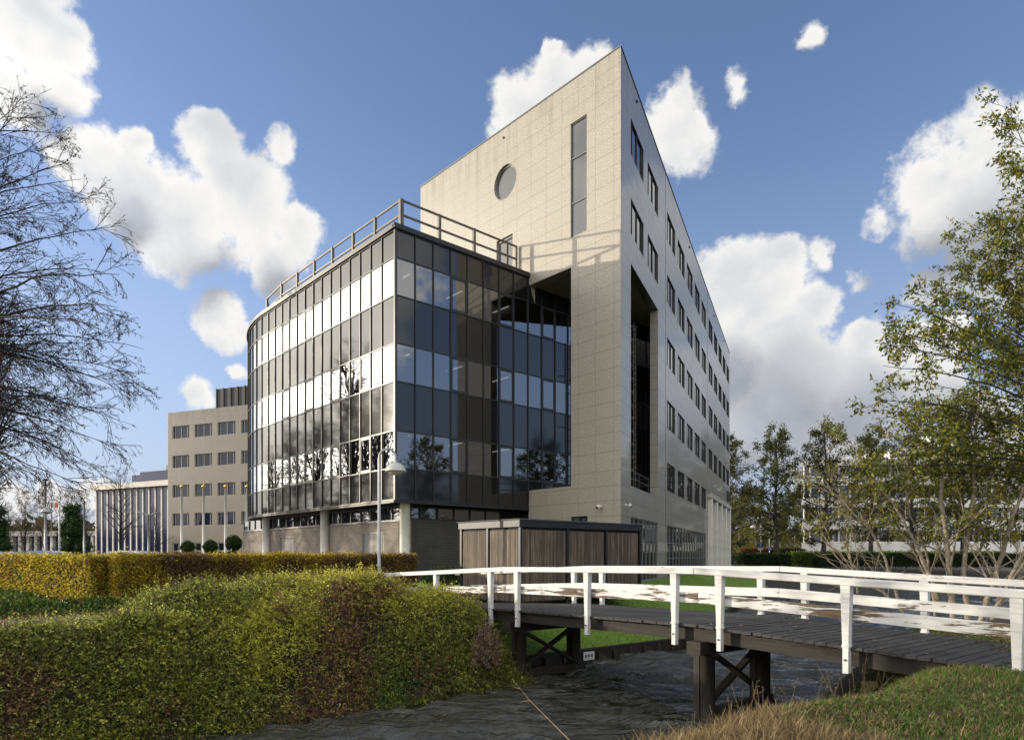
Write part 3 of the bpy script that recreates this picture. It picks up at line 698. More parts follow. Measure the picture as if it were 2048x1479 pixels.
gobj = raw_mesh('ground', np.stack([X, Y, Z], -1).reshape(-1, 3), fc, M['ground'], colors=cols, smooth=True); gobj['kind'] = 'structure'

# water
wm, nt, b = newmat('canal_water'); P = nt.n('ShaderNodeTexCoord').outputs['Object']
b.inputs['Base Color'].default_value = (.020, .020, .010, 1); b.inputs['Roughness'].default_value = .03; b.inputs['IOR'].default_value = 1.7
mp = nt.n('ShaderNodeMapping'); nt.l(P, mp.inputs[0]); mp.inputs['Rotation'].default_value = (0, 0, R(-18)); mp.inputs['Scale'].default_value = (.55, 1.7, 1)
w1 = nt.noise(mp.outputs[0], 1.5, 6, .62, .7); w2 = nt.noise(mp.outputs[0], 5, 2, .5, .3)
rd = nt.m('SUBTRACT', 1., nt.m('ABSOLUTE', nt.m('MULTIPLY_ADD', w1, 2., -1.)))
hh = nt.m('MULTIPLY_ADD', w2, .13, nt.m('MULTIPLY', nt.m('POWER', rd, 2.), .55))
bp = nt.n('ShaderNodeBump'); bp.inputs['Strength'].default_value = 1.; bp.inputs['Distance'].default_value = .16; nt.l(hh, bp.inputs['Height']); nt.l(bp.outputs[0], b.inputs['Normal'])
M['water'] = wm
def grow_axis(a, b_, step, k, far_):
    l = list(np.arange(a, b_, step)); s = step
    while l[-1] < far_: s *= k; l.append(l[-1]+s)
    return l
wx = grow_axis(-13, 12, .07, 1.06, 260); wx = [-70, -45, -30, -22, -17, -15, -14]+wx; wy = [-60, -30, -10, 0, 4, 6]+grow_axis(7.5, 24, .045, 1.03, 110)
WX, WY = np.meshgrid(np.array(wx), np.array(wy)); wr = np.random.default_rng(5); WZ = np.zeros_like(WX)
env = .55+.45*wob(WX, WY, .7, 88)
for i in range(40):
    lam = .26*(6.**(i/39.))*wr.uniform(.85, 1.15); th = R(76)+wr.normal(0, .17); k_ = 6.283/lam; ph = (WX*math.cos(th)+WY*math.sin(th))*k_+wr.uniform(0, 6.28)+2.2*wob(WX, WY, .38, 200+i % 5)
    fade = 1-sstep(WY, 26+lam*12, 44+lam*26); WZ += lam*.040*(.85*np.sin(ph)+.45*(1-2*np.abs(np.sin(ph/2))))*fade*env
wi = np.arange(WX.size).reshape(WX.shape)
wo2 = raw_mesh('water', np.stack([WX, WY, WATER+WZ*.9], -1).reshape(-1, 3), np.stack([wi[:-1, :-1], wi[:-1, 1:], wi[1:, 1:], wi[1:, :-1]], -1).reshape(-1, 4), M['water'], smooth=True); wo2['kind'] = 'structure'

# path from the left to the far end of the bridge
pm, nt, b = newmat('gravel_path'); P = nt.n('ShaderNodeTexCoord').outputs['Object']
n2 = nt.noise(P, 30, 4, .7); nt.l(nt.mix(nt.smooth(n2, .3, .7), (.13, .115, .09), (.25, .22, .175)), b.inputs['Base Color']); b.inputs['Roughness'].default_value = .95
mb = MB(); pa = np.arange(-14, 16.2, .4)
def strip(mb, pts, w, lift, nw=6):
    rows = []
    for i, p in enumerate(pts):
        d = pts[min(i+1, len(pts)-1)]-pts[max(i-1, 0)]; d = d/np.linalg.norm(d); nn = V2((-d[1], d[0]))
        rows.append([p+nn*w*(k/nw-.5) for k in range(nw+1)])
    for i in range(len(rows)-1):
        for k in range(nw):
            q = [rows[i][k], rows[i][k+1], rows[i+1][k+1], rows[i+1][k]]
            mb.quad(*[(p[0], p[1], float(hgt(p[0], p[1]))+lift) for p in q])
pts = [n_*a+u_*(-20.3-.5*math.sin(a*.18)) for a in pa]
strip(mb, pts, 2.0, .035); pathm = mb.build('path', pm); pathm['kind'] = 'structure'

# timber revetment
rv = thing('timber_revetment', 'dark timber revetment of posts and boards holding the sunlit lawn above the canal', 'revetment', (2.1, 21.8, WATER))
line1 = [V2((.4, 20.45)), TURN]; line2 = [TURN, TURN+dB*40]
for (a, b_) in (line1, line2):
    d = (b_-a); L = np.linalg.norm(d); FM = basis(d, WATER, a)
    mb = MB(); mb.box(0, L, 0, .06, -.6, .29); mb.box(-.02, L+.02, -.03, .13, .29, .35); mb.build('board', M['darkwood'], rv, FM)
    for k in range(int(L/.75)+1):
        mb = MB(); mb.box(k*.75-.05, k*.75+.05, -.11, -.002, -.6, .24); mb.build('post', M['pile'], rv, FM)
# small white notice by the bridge pier
nq = V2((2.35, 21.95)); mb = MB(); mb.box(-.24, .24, -.16, -.13, .02, .28)
sg = mb.build('notice_board', M['white'], None, basis(TURN-line1[0], WATER, nq)); tag(sg, 'small white notice plate on the timber revetment beside the bridge pier', 'sign')
mb = MB()
for k in range(3): mb.box(-.18+k*.13, -.09+k*.13, -.164, -.161, .10+.02*(k % 2), .2)
mb.build('marking', M['frame'], sg, basis(TURN-line1[0], WATER, nq))

# ------------------------------------------------------------------ footbridge
ub = V2((.6247, -.7809)); nb_ = V2((.7809, .6247)); BO = V2((-.8*18+14.466, 18.0))   # reference point on the near railing line
def nearpt(Yv): return V2((-.8*Yv+14.466, Yv))
def lon(Yv): return float((nearpt(Yv)-BO) @ ub)                                       # distance along, + towards the camera
BWd = 3.15
kn = [(lon(24.2), -.07), (lon(18.35), .27), (lon(13.55), .335), (lon(8.3), .06)]
def dz(s):
    for (a, za), (b_, zb) in zip(kn[:-1], kn[1:]):
        if s <= b_: return za+(zb-za)*(s-a)/(b_-a)
    return kn[-1][1]+(kn[-1][1]-kn[-2][1])*(s-kn[-1][0])/(kn[-1][0]-kn[-2][0])
FBG = basis(ub, 0, BO)                                  # local x along, y = away from the near railing
bridge = thing('footbridge', 'arched timber footbridge with peeling white railings across the canal', 'footbridge', (BO[0], BO[1], WATER))
S0, S1 = lon(22.6), lon(8.6)
mb = MB(); s = S0; k = 0
while s < S1:
    z = dz(s+.1); j = rng.uniform(-.02, .02); mb.box(s, s+.188, .02+j, BWd-.02+rng.uniform(-.02, .02), z-.055, z+rng.uniform(-.003, .003)); s += .2
mb.build('deck', M['deckwood'], bridge, FBG)
for y in (.28, BWd/2, BWd-.28):
    mb = MB()
    for (a, za), (b_, zb) in zip(kn[:-1], kn[1:]): mb.bar((max(a, S0)-.0, y, dz(max(a, S0))-.20), (min(b_, S1), y, dz(min(b_, S1))-.20), .20, .27)
    mb.build('girder', M['darkwood'], bridge, FBG)
def kinked(mb, y, dzo, w, h, s0, s1):
    pts = [s0]+[k_[0] for k_ in kn[1:-1] if s0 < k_[0] < s1]+[s1]
    for a, b_ in zip(pts[:-1], pts[1:]): mb.bar((a, y, dz(a)+dzo), (b_, y, dz(b_)+dzo), w, h)
nearY = [23.25, 20.97, 18.81, 17.90, 15.90, 13.95, 13.12, 11.24, 9.42]
for side, y, sy in (('n', 0., 1), ('f', BWd, -1)):
    ys_ = nearY if side == 'n' else nearY
    for Yv in ys_:
        s = lon(Yv); z = dz(s) if Yv < 22.5 else dz(s)-.02; MM = FBG @ Matrix.Translation((s, y, z)); mb = MB()
        mb.bar((0, 0, .0), (0, 0, 1.0), .105, .105, (0, 1, 0), .165, .13)
        p_ = mb.build('railing_post', M['post'], bridge, MM, bevel=.006)
        mb = MB(); mb.box(-.062, .062, -.058, .058, -.02, .03); mb.box(-.05, .05, -.052, .052, -.44, -.0205); mb.build('post_foot', M['peel'], p_, MM, bevel=.005)
        mb = MB(); mb.tube([(0, -.07*sy, -.22), (0, -.05*sy, -.22)], .018, 8); mb.build('bolt', M['dark'], p_, MM)
    se = lon(23.75); eN = lon(8.4)
    ptl = [se]+[k_[0] for k_ in kn[1:-1]]+[eN]
    for a, b_ in zip(ptl[:-1], ptl[1:]):
        mb = MB(); mb.bar((0, 0, 0), (b_-a-.004, 0, dz(b_)-dz(a)), .15, .125); mb.build('handrail', M['peel' if side == 'f' else 'post'], bridge, FBG @ Matrix.Translation((a, y, dz(a)+1.055)), bevel=.012)
        mb = MB(); mb.bar((0, 0, 0), (b_-a-.004, 0, dz(b_)-dz(a)), .045, .20); mb.build('rail_board', M['peel2' if side == 'n' else 'peel'], bridge, FBG @ Matrix.Translation((a, y+sy*.085, dz(a)+.52)), bevel=.006)
for ps in (lon(18.2)-0., lon(13.57)):
    pr = MB()
    for y in (.22, 2.55):
        for dx in ((-.17, .17) if y < 1 else (0,)):
            pass
    y0, y1 = .42, 2.45; cap = MB(); cap.box(ps-.16, ps+.16, -.05, BWd+.05, dz(ps)-.60, dz(ps)-.335); capo = cap.build('cap_beam', M['darkwood'], bridge, FBG)
    for y in (y0, y1):
        mb = MB(); mb.tube([(ps, y, -2.5), (ps, y, dz(ps)-.6)], .15, 10); mb.box(ps-.30, ps-.155, y-.07, y+.07, -2.5, dz(ps)-.45); mb.build('pile', M['pile'], bridge, FBG)
    mb = MB(); mb.bar((ps+.17, y0, dz(ps)-.62), (ps+.17, y1, WATER+.25), .07, .16, (1, 0, 0)); mb.build('cross_brace', M['darkwood'], bridge, FBG)
    mb = MB(); mb.bar((ps-.10, y1, dz(ps)-.62), (ps-.10, y0, WATER+.25), .07, .16, (1, 0, 0)); mb.build('cross_brace', M['pile'], bridge, FBG)
    mb = MB(); mb.box(ps-.08, ps+.08, y0-.1, y1+.35, WATER+.05, WATER+.27); mb.build('tie_beam', M['pile'], bridge, FBG)
mb = MB(); mb.box(S0-.3, S0, -.1, BWd+.1, -2.2, dz(S0)-.02); mb.build('abutment', M['darkwood'], bridge, FBG)
mb = MB(); mb.box(S1, S1+.3, -.1, BWd+.1, -2.2, dz(S1)-.04); mb.build('abutment', M['darkwood'], bridge, FBG)

# ------------------------------------------------------------------ timber shed
S_ = V2((.27, 25.3))
def fit_shed():
    # near corner seen at pixel 1039.5, roof 1.2 m above the eye
    Yn = 1.2*F/(HY-1037.4); return V2(((1039.5-1024)/F*Yn, Yn))
SH = fit_shed()
def hit(o, d, px):
    r = (px-1024)/F; return (r*o[1]-o[0])/(d[0]-r*d[1])
LR, LL = hit(SH, dR, 1281.5), hit(SH, dL, 921.)
shed = thing('storage_shed', 'flat-roofed shed clad in grey-brown vertical wooden slats with a dark steel frame', 'shed', (SH[0], SH[1], .2))
FSr = basis(dR, E, SH); FSl = basis(dL, E, SH)
zt = 1.2
mb = MB(); mb.box(-.06, LR+.04, -.06, LL+.06, zt-.26, zt-.02); mb.build('roof_fascia', M['dark'], shed, FSr, bevel=.01)
mb = MB(); mb.box(-.10, LR+.08, -.10, LL+.10, zt-.018, zt+.02); mb.build('roof', M['roof'], shed, FSr)
nbr = 4; post_x = [0, LR*.355, LR*.645, LR-.08]
for x in (0., LR*.345, LR*.67, LR-.1):
    mb = MB(); mb.box(x, x+.1, -.03, .07, -1.7, zt-.262); mb.build('post', M['dark'], shed, FSr)
for x in (LL*.5, LL-.1):
    mb = MB(); mb.box(x, x+.1, -.07, .03, -1.7, zt-.262); mb.build('post', M['dark'], shed, FSl)
def slats(x0, x1, FM, s, w=.068, gap=.012):
    mb = MB(); x = x0
    while x+w <= x1: mb.box(x, x+w, s*.005, s*(.028+rng.uniform(0, .004)), -1.55+rng.uniform(-.01, .01), zt-.34); x += w+gap
    p = mb.build('slat_panel', M['slat'], shed, FM)
    mb = MB(); mb.box(x0, x1, s*.034, s*.05, -1.6, zt-.27); mb.build('backing', M['black'], p, FM)
for a, b_ in ((.12, LR*.345-.02), (LR*.345+.12, LR*.67-.02), (LR*.67+.12, LR-.12)): slats(a, b_, FSr, 1)
for a, b_ in ((.04, LL*.5-.02), (LL*.5+.12, LL-.12)): slats(a, b_, FSl, -1)
mb = MB(); mb.box(.0, LR, LL-.05, LL, -1.6, zt-.27); mb.box(LR-.05, LR-.002, .08, LL-.052, -1.6, zt-.27); mb.build('wall', M['slat'], shed, FSr)

# ------------------------------------------------------------------ street lamps and poles
def arc_lamp(name, label, x, y, z0, zt, reach, dirx, headr, group=None, rp=.06, plinth=True):
    t = thing(name, label, 'street lamp', (x, y, z0), group); d = Vector((dirx[0], dirx[1], 0)).normalized()
    b0 = Vector((x, y, z0)); H_ = zt-z0; r = reach/2; m = MB()
    if plinth: m.tube([b0, b0+Vector((0, 0, 1.1)), b0+Vector((0, 0, 1.18))], [rp*1.9, rp*1.9, rp], 14)
    pts = [b0+Vector((0, 0, 1.0)), b0+Vector((0, 0, H_-r-.1))]
    for k in range(0, 13):
        a = math.pi-math.pi*k/12*.97; pts.append(b0+d*(r+r*math.cos(a))+Vector((0, 0, H_-r+r*math.sin(a))))
    pts.append(pts[-1]+Vector((0, 0, -.22)))
    m.tube(pts, [rp, rp*.85]+[rp*.7]*14, 12); m.build('pole', M['lampgrey'], t)
    hp = pts[-1]; m = MB(); k = headr
    m.lathe([(.04, .12), (.05, .03), (k*.2, 0), (k*.48, -k*.08), (k*.74, -k*.28), (k*.90, -k*.52), (k*.97, -k*.74), (k, -k*.78), (k, -k*.84), (k*.9, -k*.86)], hp, 26); sh = m.build('lamp_shade', M['shade'], t)
    m = MB(); m.lathe([(k*.7, -k*.84), (k*.62, -k*1.02), (k*.38, -k*1.15), (.01, -k*1.19)], hp, 22); m.build('lamp_lens', M['lens'], sh)
    return t
lp_ = (ax(758.5, 24.4), 24.4)
arc_lamp('street_lamp', 'grey arched street lamp with a wide bell shade standing before the glass corner', *lp_, 0, E+(HY-897.5)/F*24.4, .60, (1, -.12), .37)
def pole(name, label, cat, px, Yd, ytop, r, mat='lampgrey', group=None, z0=.25, finial=None, cap=None):
    x = ax(px, Yd); zt_ = E+(HY-ytop)/F*Yd; t = thing(name, label, cat, (x, Yd, z0), group); m = MB()
    m.tube([(x, Yd, z0), (x, Yd, zt_)], [r, r*.7], 10); m.build('pole', M[mat], t)
    if finial:
        m = MB(); m.lathe([(.03, 0), (.12, .06), (.16, .16), (.12, .27), (.02, .36)], (x, Yd, zt_), 12); m.build('finial', M['gold'], t)
    if cap:
        m = MB(); m.lathe([(.05, 0), (.22, .05), (.24, .12), (.1, .18)], (x, Yd, zt_), 12); m.build('cap', M['dark'], t)
    return t
for px, nm in ((363.5, 'first from the left of the four'), (407, 'second from the left of the four'), (451, 'third from the left of the four'), (494, 'rightmost of the four, beside the curved glass')):
    pole('flagpole', 'white flagpole with a gold finial, '+nm, 'flagpole', px, 62, 976, .13, 'white', 'white flagpoles before the grey office', finial=True)
pole('flagpole', 'tall dark-topped pole left of the arched lamp', 'pole', 91, 60, 961, .12, cap=True)
pole('flagpole', 'thin pale pole before the ribbed building', 'pole', 168.5, 62, 1001, .10)
arc_lamp('street_lamp', 'distant arched street lamp among the brown trees at the left', ax(119, 58), 58, .25, E+(HY-998)/F*58, 1.05, (-1, 0), .45, rp=.065)
# banner seen through that lamp's arch
x0 = ax(104, 66); fl = thing('flag', 'small orange and white flag flying beyond the arched lamp', 'flag', (ax(103, 66), 66, .2)); m = MB()
m.tube([(ax(103, 66), 66, .2), (ax(103, 66), 66, E+(HY-1003)/F*66)], .04, 8); m.build('pole', M['lampgrey'], fl)
M['orange'] = simple('orange_cloth', (.62, .12, .03), .8)
for i, (a, b_, mt) in enumerate(((0, .25, 'white'), (.25, .62, 'orange'))):
    m = MB(); n = 6
    for k in range(n):
        q = [(x0+a+(b_-a)*(k+e)/n, 66+.06*math.sin((a+(b_-a)*(k+e)/n)*9), 0) for e in (0, 1)]
        zz = [E+(HY-y_)/F*66 for y_ in (1005, 1014)]
        m.quad((q[0][0], q[0][1], zz[1]), (q[1][0], q[1][1], zz[1]-.05), (q[1][0], q[1][1], zz[0]-.02), (q[0][0], q[0][1], zz[0]))
    m.build('cloth', M[mt], fl)
# twin-armed lamp
x = ax(297, 72); tl = thing('street_lamp', 'twin-armed street lamp in front of the ribbed building', 'street lamp', (x, 72, .25)); m = MB()
zt_ = E+(HY-1028)/F*72; m.tube([(x, 72, .25), (x, 72, zt_)], [.1, .07], 10)
for s in (-1, 1): m.tube([(x, 72, zt_-.15), (x+s*.35, 72, zt_), (x+s*.6, 72, zt_+.1)], .045, 8)
m.build('pole', M['lampgrey'], tl)
for s in (-1, 1):
    m = MB(); m.bar((x+s*.5, 72, zt_+.08), (x+s*1.05, 72, zt_+.25), .22, .1); m.build('lamp_head', M['lampgrey'], tl, bevel=.02)
# lamps and blue signs by the wood at the right
arc_lamp('street_lamp', 'slim arched lamp behind the two blue signs, the nearer one', ax(1539, 104), 104, .3, E+(HY-1054)/F*104, 1.2, (-1, 0), .42, rp=.08, plinth=False)
arc_lamp('street_lamp', 'slim arched lamp at the edge of the yellow wood, left of the two', ax(1522, 116), 116, .3, E+(HY-1040)/F*116, 1.4, (-1, 0), .42, rp=.08, plinth=False)
def bluesign(px, py, w, h, Yd, label, plate, circle=False):
    x, z = ax(px, Yd), E+(HY-py)/F*Yd; s = thing('road_sign', label, 'road sign', (x, Yd, .3), 'blue road signs by the wood'); m = MB()
    m.tube([(x, Yd, .3), (x, Yd, z+h/2)], .05, 8); m.build('pole', M['white'], s)
    m = MB(); m.box(x-w/2, x+w/2, Yd-.09, Yd-.06, z-h/2, z+h/2); p = m.build('sign_panel', M['blue'], s)
    m = MB(); m.box(x-.04, x+.04, Yd-.096, Yd-.091, z-h*.32, z+h*.12) if not circle else m.box(x-w*.3, x+w*.3, Yd-.096, Yd-.091, z-.1, z+.02)
    m.box(x-.12, x+.12, Yd-.096, Yd-.0915, z+h*.12, z+h*.3); m.build('symbol', M['white'], p)
    if plate: m = MB(); m.box(x-w*.65, x+w*.65, Yd-.09, Yd-.06, z-h/2-.36, z-h/2-.03); m.build('sign_plate', M['white'], s)
bluesign(1521, 1090, .55, .62, 100, 'taller blue road sign with a white plate under it', True)
bluesign(1539.5, 1096.5, .5, .5, 102, 'lower square blue road sign to the right of the taller one', False, True)

# ------------------------------------------------------------------ other buildings
def facade(px, o, d):                                      # distance along a wall (origin o, direction d) where photo column px meets it
    r = (px-1024)/F; return (r*o[1]-o[0])/(d[0]-r*d[1])
def zrow(py, Yd): return (HY-py)/F*Yd
# grey panelled office at the left
go = V2((ax(335.8, 90), 90.)); gd = V2((math.sin(R(68.1)), -math.cos(R(68.1)))); FG = basis(gd, E, go)
M['granite_g'] = granite('grey_concrete_cladding', base=(.25, .222, .178), xper=1.0, xoff=.0, storey=3.79, z0=16.75, edge=18.6)
grey = thing('office_building', 'five-storey grey office block with square window rows behind the white flagpoles', 'office building', (go[0], go[1], .2))
wpx = [(345, 378.4), (389.6, 424), (435.2, 471.3), (482.8, 520)]; wt_ = []
wtt = [(facade(a, go, gd), facade(b_, go, gd)) for a, b_ in wpx]; w0 = wtt[0][0]; sp_ = (wtt[2][0]-wtt[0][0])/2; ww = wtt[1][1]-wtt[1][0]
for k in range(6):
    for zt_ in (16.75, 12.95, 9.12, 5.42): wt_.append((w0+sp_*k, w0+sp_*k+ww, zt_-1.62, zt_))
gw = [(w0+sp_*k, w0+sp_*k+ww+.25, -1.45, 1.6) for k in range(6)]
mb = MB(); wall_holes(mb, 30, -1.6, 18.6, wt_+gw, .4); mb.box(0, .4, .41, 14, -1.6, 18.6); mb.box(0, 30, 14, 14.3, -1.6, 18.6); mb.build('wall', M['granite_g'], grey, FG)
mb = MB(); mb.box(.4, 29.9, .41, 13.9, 18.2, 18.4); mb.build('roof', M['roof'], grey, FG)
M['bluepane'] = glass('blue_grey_pane', (.018, .024, .04), 1.42, .03, .05, .4)
for w in wt_: make_window(*w, grey, FG, 1, (.14, .5, .86), mat='bluepane', fm='palebar', inset=.15, fw=.06)
for w in gw: make_window(*w, grey, FG, 1, (.33, .66), (.33, .66), fm='cream', inset=.1, fw=.08)
r0 = facade(433.5, go+V2((-gd[1], gd[0]))*3, gd)
mb = MB(); mb.box(r0, r0+14, 3, 9, 19.4, 21.9)
for k in range(12): mb.box(r0+k*1.2-.05, r0+k*1.2+.05, 2.9, 2.999, 18.4, 21.95)
mb.build('plant_screen', M['dark'], grey, FG)
mb = MB(); mb.box(r0+.1, r0+13.9, 3.2, 8.8, 18.4, 19.39); mb.build('plant_room', M['ledge'], grey, FG)
# ribbed building farther left
ro = V2((ax(184, 150), 150.)); rd_ = V2((math.sin(R(63.3)), -math.cos(R(63.3)))); FRb = basis(rd_, E, ro)
rib = thing('office_building', 'pale ribbed office building with tall fins and blue glass far at the left', 'office building', (ro[0], ro[1], .2))
L_ = facade(337, ro, rd_); zt_ = zrow(972, 150)
mb = MB(); mb.box(0, L_, .9, 16, -1.6, zt_-.9); mb.build('glazing', M['blueglass'], rib, FRb)
mb = MB(); mb.box(-.3, L_+.3, -.2, 16.2, zt_-.9, zt_+.2); mb.build('roof_edge', M['cream'], rib, FRb)
nf = 12
for k in range(nf+1):
    w = .62 if k < nf else 1.5
    mb = MB(); x = k*(L_-1.4)/nf; w = w if w > 1 else .36; mb.box(x, x+w, .72, .899, -1.6, zt_-.9); mb.build('fin', M['cream'], rib, FRb)
mb = MB(); x = facade(246, ro, rd_); mb.box(x, L_+6, 2, 12, zt_+.2, zrow(946, 143)); x1 = facade(262, ro, rd_); mb.box(x1, L_+6, 2.02, 12, zrow(946, 143)+.003, zrow(938, 141)); mb.build('roof_storey', M['blueglass'], rib, FRb)
mb = MB()
x2 = facade(306, ro, rd_); mb.box(x2, L_+5, 3, 9, zrow(938, 141), zrow(925, 140))
mb.build('plant_room', M['soffit'], rib, FRb)
for k in range(3):
    mb = MB(); xx = x2+.7+k*1.3; mb.add([(xx, 2.95, zrow(936, 140)), (xx+1.1, 2.95, zrow(936, 140)), (xx+.55, 2.95, zrow(927, 140))], [(0, 1, 2)]); mb.build('louvre', M['dark'], rib, FRb)
lo_ = V2((ax(52, 165), 165.)); FLo = basis(V2((1, -.05)), E, lo_); lw = thing('office_building', 'low pale colonnaded wing behind the brown trees at the far left', 'office building', (lo_[0], lo_[1], .2))
mb = MB(); mb.box(-30, 18, 1, 10, -1.6, 4.6); mb.build('glazing', M['blueglass'], lw, FLo)
mb = MB(); mb.box(-30, 18.2, -.2, 10, 4.6, 5.8); mb.build('roof_edge', M['cream'], lw, FLo)
for k in range(24): mb = MB(); mb.box(-30+k*2, -29.3+k*2, 0, .99, -1.6, 4.59); mb.build('fin', M['cream'], lw, FLo)
# white banded building across the pond
wo_ = V2((ax(1604, 122), 122.)); wd = V2((1., .015)); FW = basis(wd, E, wo_)
wb = thing('office_building', 'long white banded building behind the row of dark trees at the right', 'office building', (wo_[0], wo_[1], .3))
bands = [(1109, 1084), (1059, 1040), (1014, 996), (970, 953), (930, 916)]
ZB = [(zrow(a, 122), zrow(b_, 122)) for a, b_ in bands]
mb = MB(); prism(mb, [(.9, .8), (74, .8), (74, 13), (6.4, 13)], -1.3, ZB[-1][0]); mb.build('glazing', M['window'], wb, FW)
for (a, b_) in ZB:
    mb = MB(); prism(mb, [(0, 0), (75, 0), (75, 14), (6.1, 14)], a, b_); mb.build('spandrel_band', M['ledge'], wb, FW)
for i in range(4):
    a, b_ = ZB[i][1], ZB[i+1][0]
    mb = MB(); x = .6
    for k in range(46):
        wv = 2.0 if k % 3 else 1.1
        mb.box(x-.07, x+.07, .3, .72, a+.003, b_-.003); x += wv
        if x > 73.5: break
    mb.box(.6, 74, .35, .70, a+.003, a+.16) ; mb.build('window_mullions', M['ledge'], wb, FW)
mb = MB(); mb.box(18, 60, 4, 16, ZB[-1][1], zrow(895, 125)); mb.build('roof_storey', M['ledge'], wb, FW)
mb = MB(); mb.cyl(30.5, 9, zrow(895, 130), zrow(868, 130), 4.2, 28); mb.build('roof_tank', M['ledge'], wb, FW)

# ------------------------------------------------------------------ plants
def tubes(P_, Rd, k=4):
    """P_ (B,n,3), Rd (B,n) -> verts, quads"""
    B, n, _ = P_.shape; T = np.empty_like(P_); T[:, 1:-1] = P_[:, 2:]-P_[:, :-2]; T[:, 0] = P_[:, 1]-P_[:, 0]; T[:, -1] = P_[:, -1]-P_[:, -2]
    T /= np.linalg.norm(T, axis=2, keepdims=True)+1e-9
    ref = np.where(np.abs(T[:, :1, 2:3]) > .9, np.array([1., 0, 0]), np.array([0, 0, 1.])); A_ = np.cross(T, np.broadcast_to(ref, T.shape)); A_ /= np.linalg.norm(A_, axis=2, keepdims=True)+1e-9; Bv = np.cross(T, A_)
    an = np.arange(k)*2*np.pi/k
    V = P_[:, :, None]+(A_[:, :, None]*np.cos(an)[None, None, :, None]+Bv[:, :, None]*np.sin(an)[None, None, :, None])*Rd[:, :, None, None]
    b = (np.arange(B)*n*k)[:, None, None]+(np.arange(n-1)*k)[None, :, None]+np.arange(k)[None, None, :]
    b2 = (np.arange(B)*n*k)[:, None, None]+(np.arange(n-1)*k)[None, :, None]+((np.arange(k)+1) % k)[None, None, :]
    return V.reshape(-1, 3), np.stack([b, b2, b2+k, b+k], -1).reshape(-1, 4)
def merge(parts):
    vs, fs, o = [], [], 0
    for v, f in parts: vs.append(v); fs.append(f+o); o += len(v)
    return np.concatenate(vs), np.concatenate(fs)
def nrm(v): return v/(np.linalg.norm(v, axis=-1, keepdims=True)+1e-9)
def grow(P0, D0, L, n, trop, wig, r):
    B = len(P0); pts = np.empty((B, n, 3)); pts[:, 0] = P0; d = nrm(D0.copy()); st = (L/(n-1))[:, None]
    for i in range(1, n):
        d = nrm(d+np.asarray(trop)/(n-1)+r.normal(0, wig, (B, 3))); pts[:, i] = pts[:, i-1]+d*st
    return pts
def spawn(par, prad, m, t0, t1, ang, L, n, trop, wig, rr, r, up=0.):
    """m children on each parent curve"""
    B, k, _ = par.shape; t = r.uniform(t0, t1, (B, m)); t.sort(axis=1); f = t*(k-1); i = np.minimum(f.astype(int), k-2); w = (f-i)[..., None]
    bi = np.arange(B)[:, None]; P0 = par[bi, i]*(1-w)+par[bi, i+1]*w; T = nrm(par[bi, i+1]-par[bi, i]); q = r.normal(0, 1, T.shape); q = nrm(q-T*(q*T).sum(-1, keepdims=True)); q[..., 2] += up; q = nrm(q)
    a = r.uniform(*ang, (B, m))[..., None]; D = T*np.cos(a)+q*np.sin(a)
    Ls = (L*(1-.55*t)*r.uniform(.6, 1.2, t.shape)) if np.isscalar(L) else (L[:, None]*(1-.55*t)*r.uniform(.6, 1.2, t.shape))
    pts = grow(P0.reshape(-1, 3), D.reshape(-1, 3), Ls.reshape(-1), n, trop, wig, r)
    pr = (prad[bi, i]*(1-(f-i))+prad[bi, i+1]*(f-i)); r0 = (pr*rr).reshape(-1); taper = np.linspace(1, .45, n)
    return pts, np.maximum(r0[:, None]*taper, .0035)
def bez(a, c, b_, n):
    t = np.linspace(0, 1, n)[:, None]; return (1-t)**2*a+2*t*(1-t)*c+t*t*b_
def leaves(pos, size, r, aspect=.45, hang=.0, flat=.0, dirs=None):
    """diamond leaves; hang pulls the tips down, flat keeps the blades level"""
    n = len(pos); d = r.normal(0, 1, (n, 3)) if dirs is None else dirs+r.normal(0, .45, (n, 3)); d[:, 2] = d[:, 2]*(1-flat)-hang; d = nrm(d)
    q = r.normal(0, 1, (n, 3)); q = nrm(np.cross(d, q)); s = (size*r.uniform(.6, 1.3, n))[:, None] if np.isscalar(size) else size[:, None]
    if flat: q[:, 2] *= (1-flat); q = nrm(q)
    v = np.stack([pos, pos+d*s*.45+q*s*aspect*.5, pos+d*s, pos+d*s*.45-q*s*aspect*.5], 1)
    return v.reshape(-1, 3), np.arange(n*4).reshape(n, 4)
def palette(n, cols, wts, r, var=.25):
    cols = np.array(cols); w = np.array(wts, float); w /= w.sum(); i = r.choice(len(cols), n, p=w)
    return np.clip(cols[i]*(1+r.uniform(-var, var, (n, 1))), 0, 1)
def leafobj(name, vf, colr, parent=None, mat='leaf', M_=None):
    v, f = vf; return raw_mesh(name, v, f, M[mat], parent, np.repeat(colr, 4, axis=0), M_)

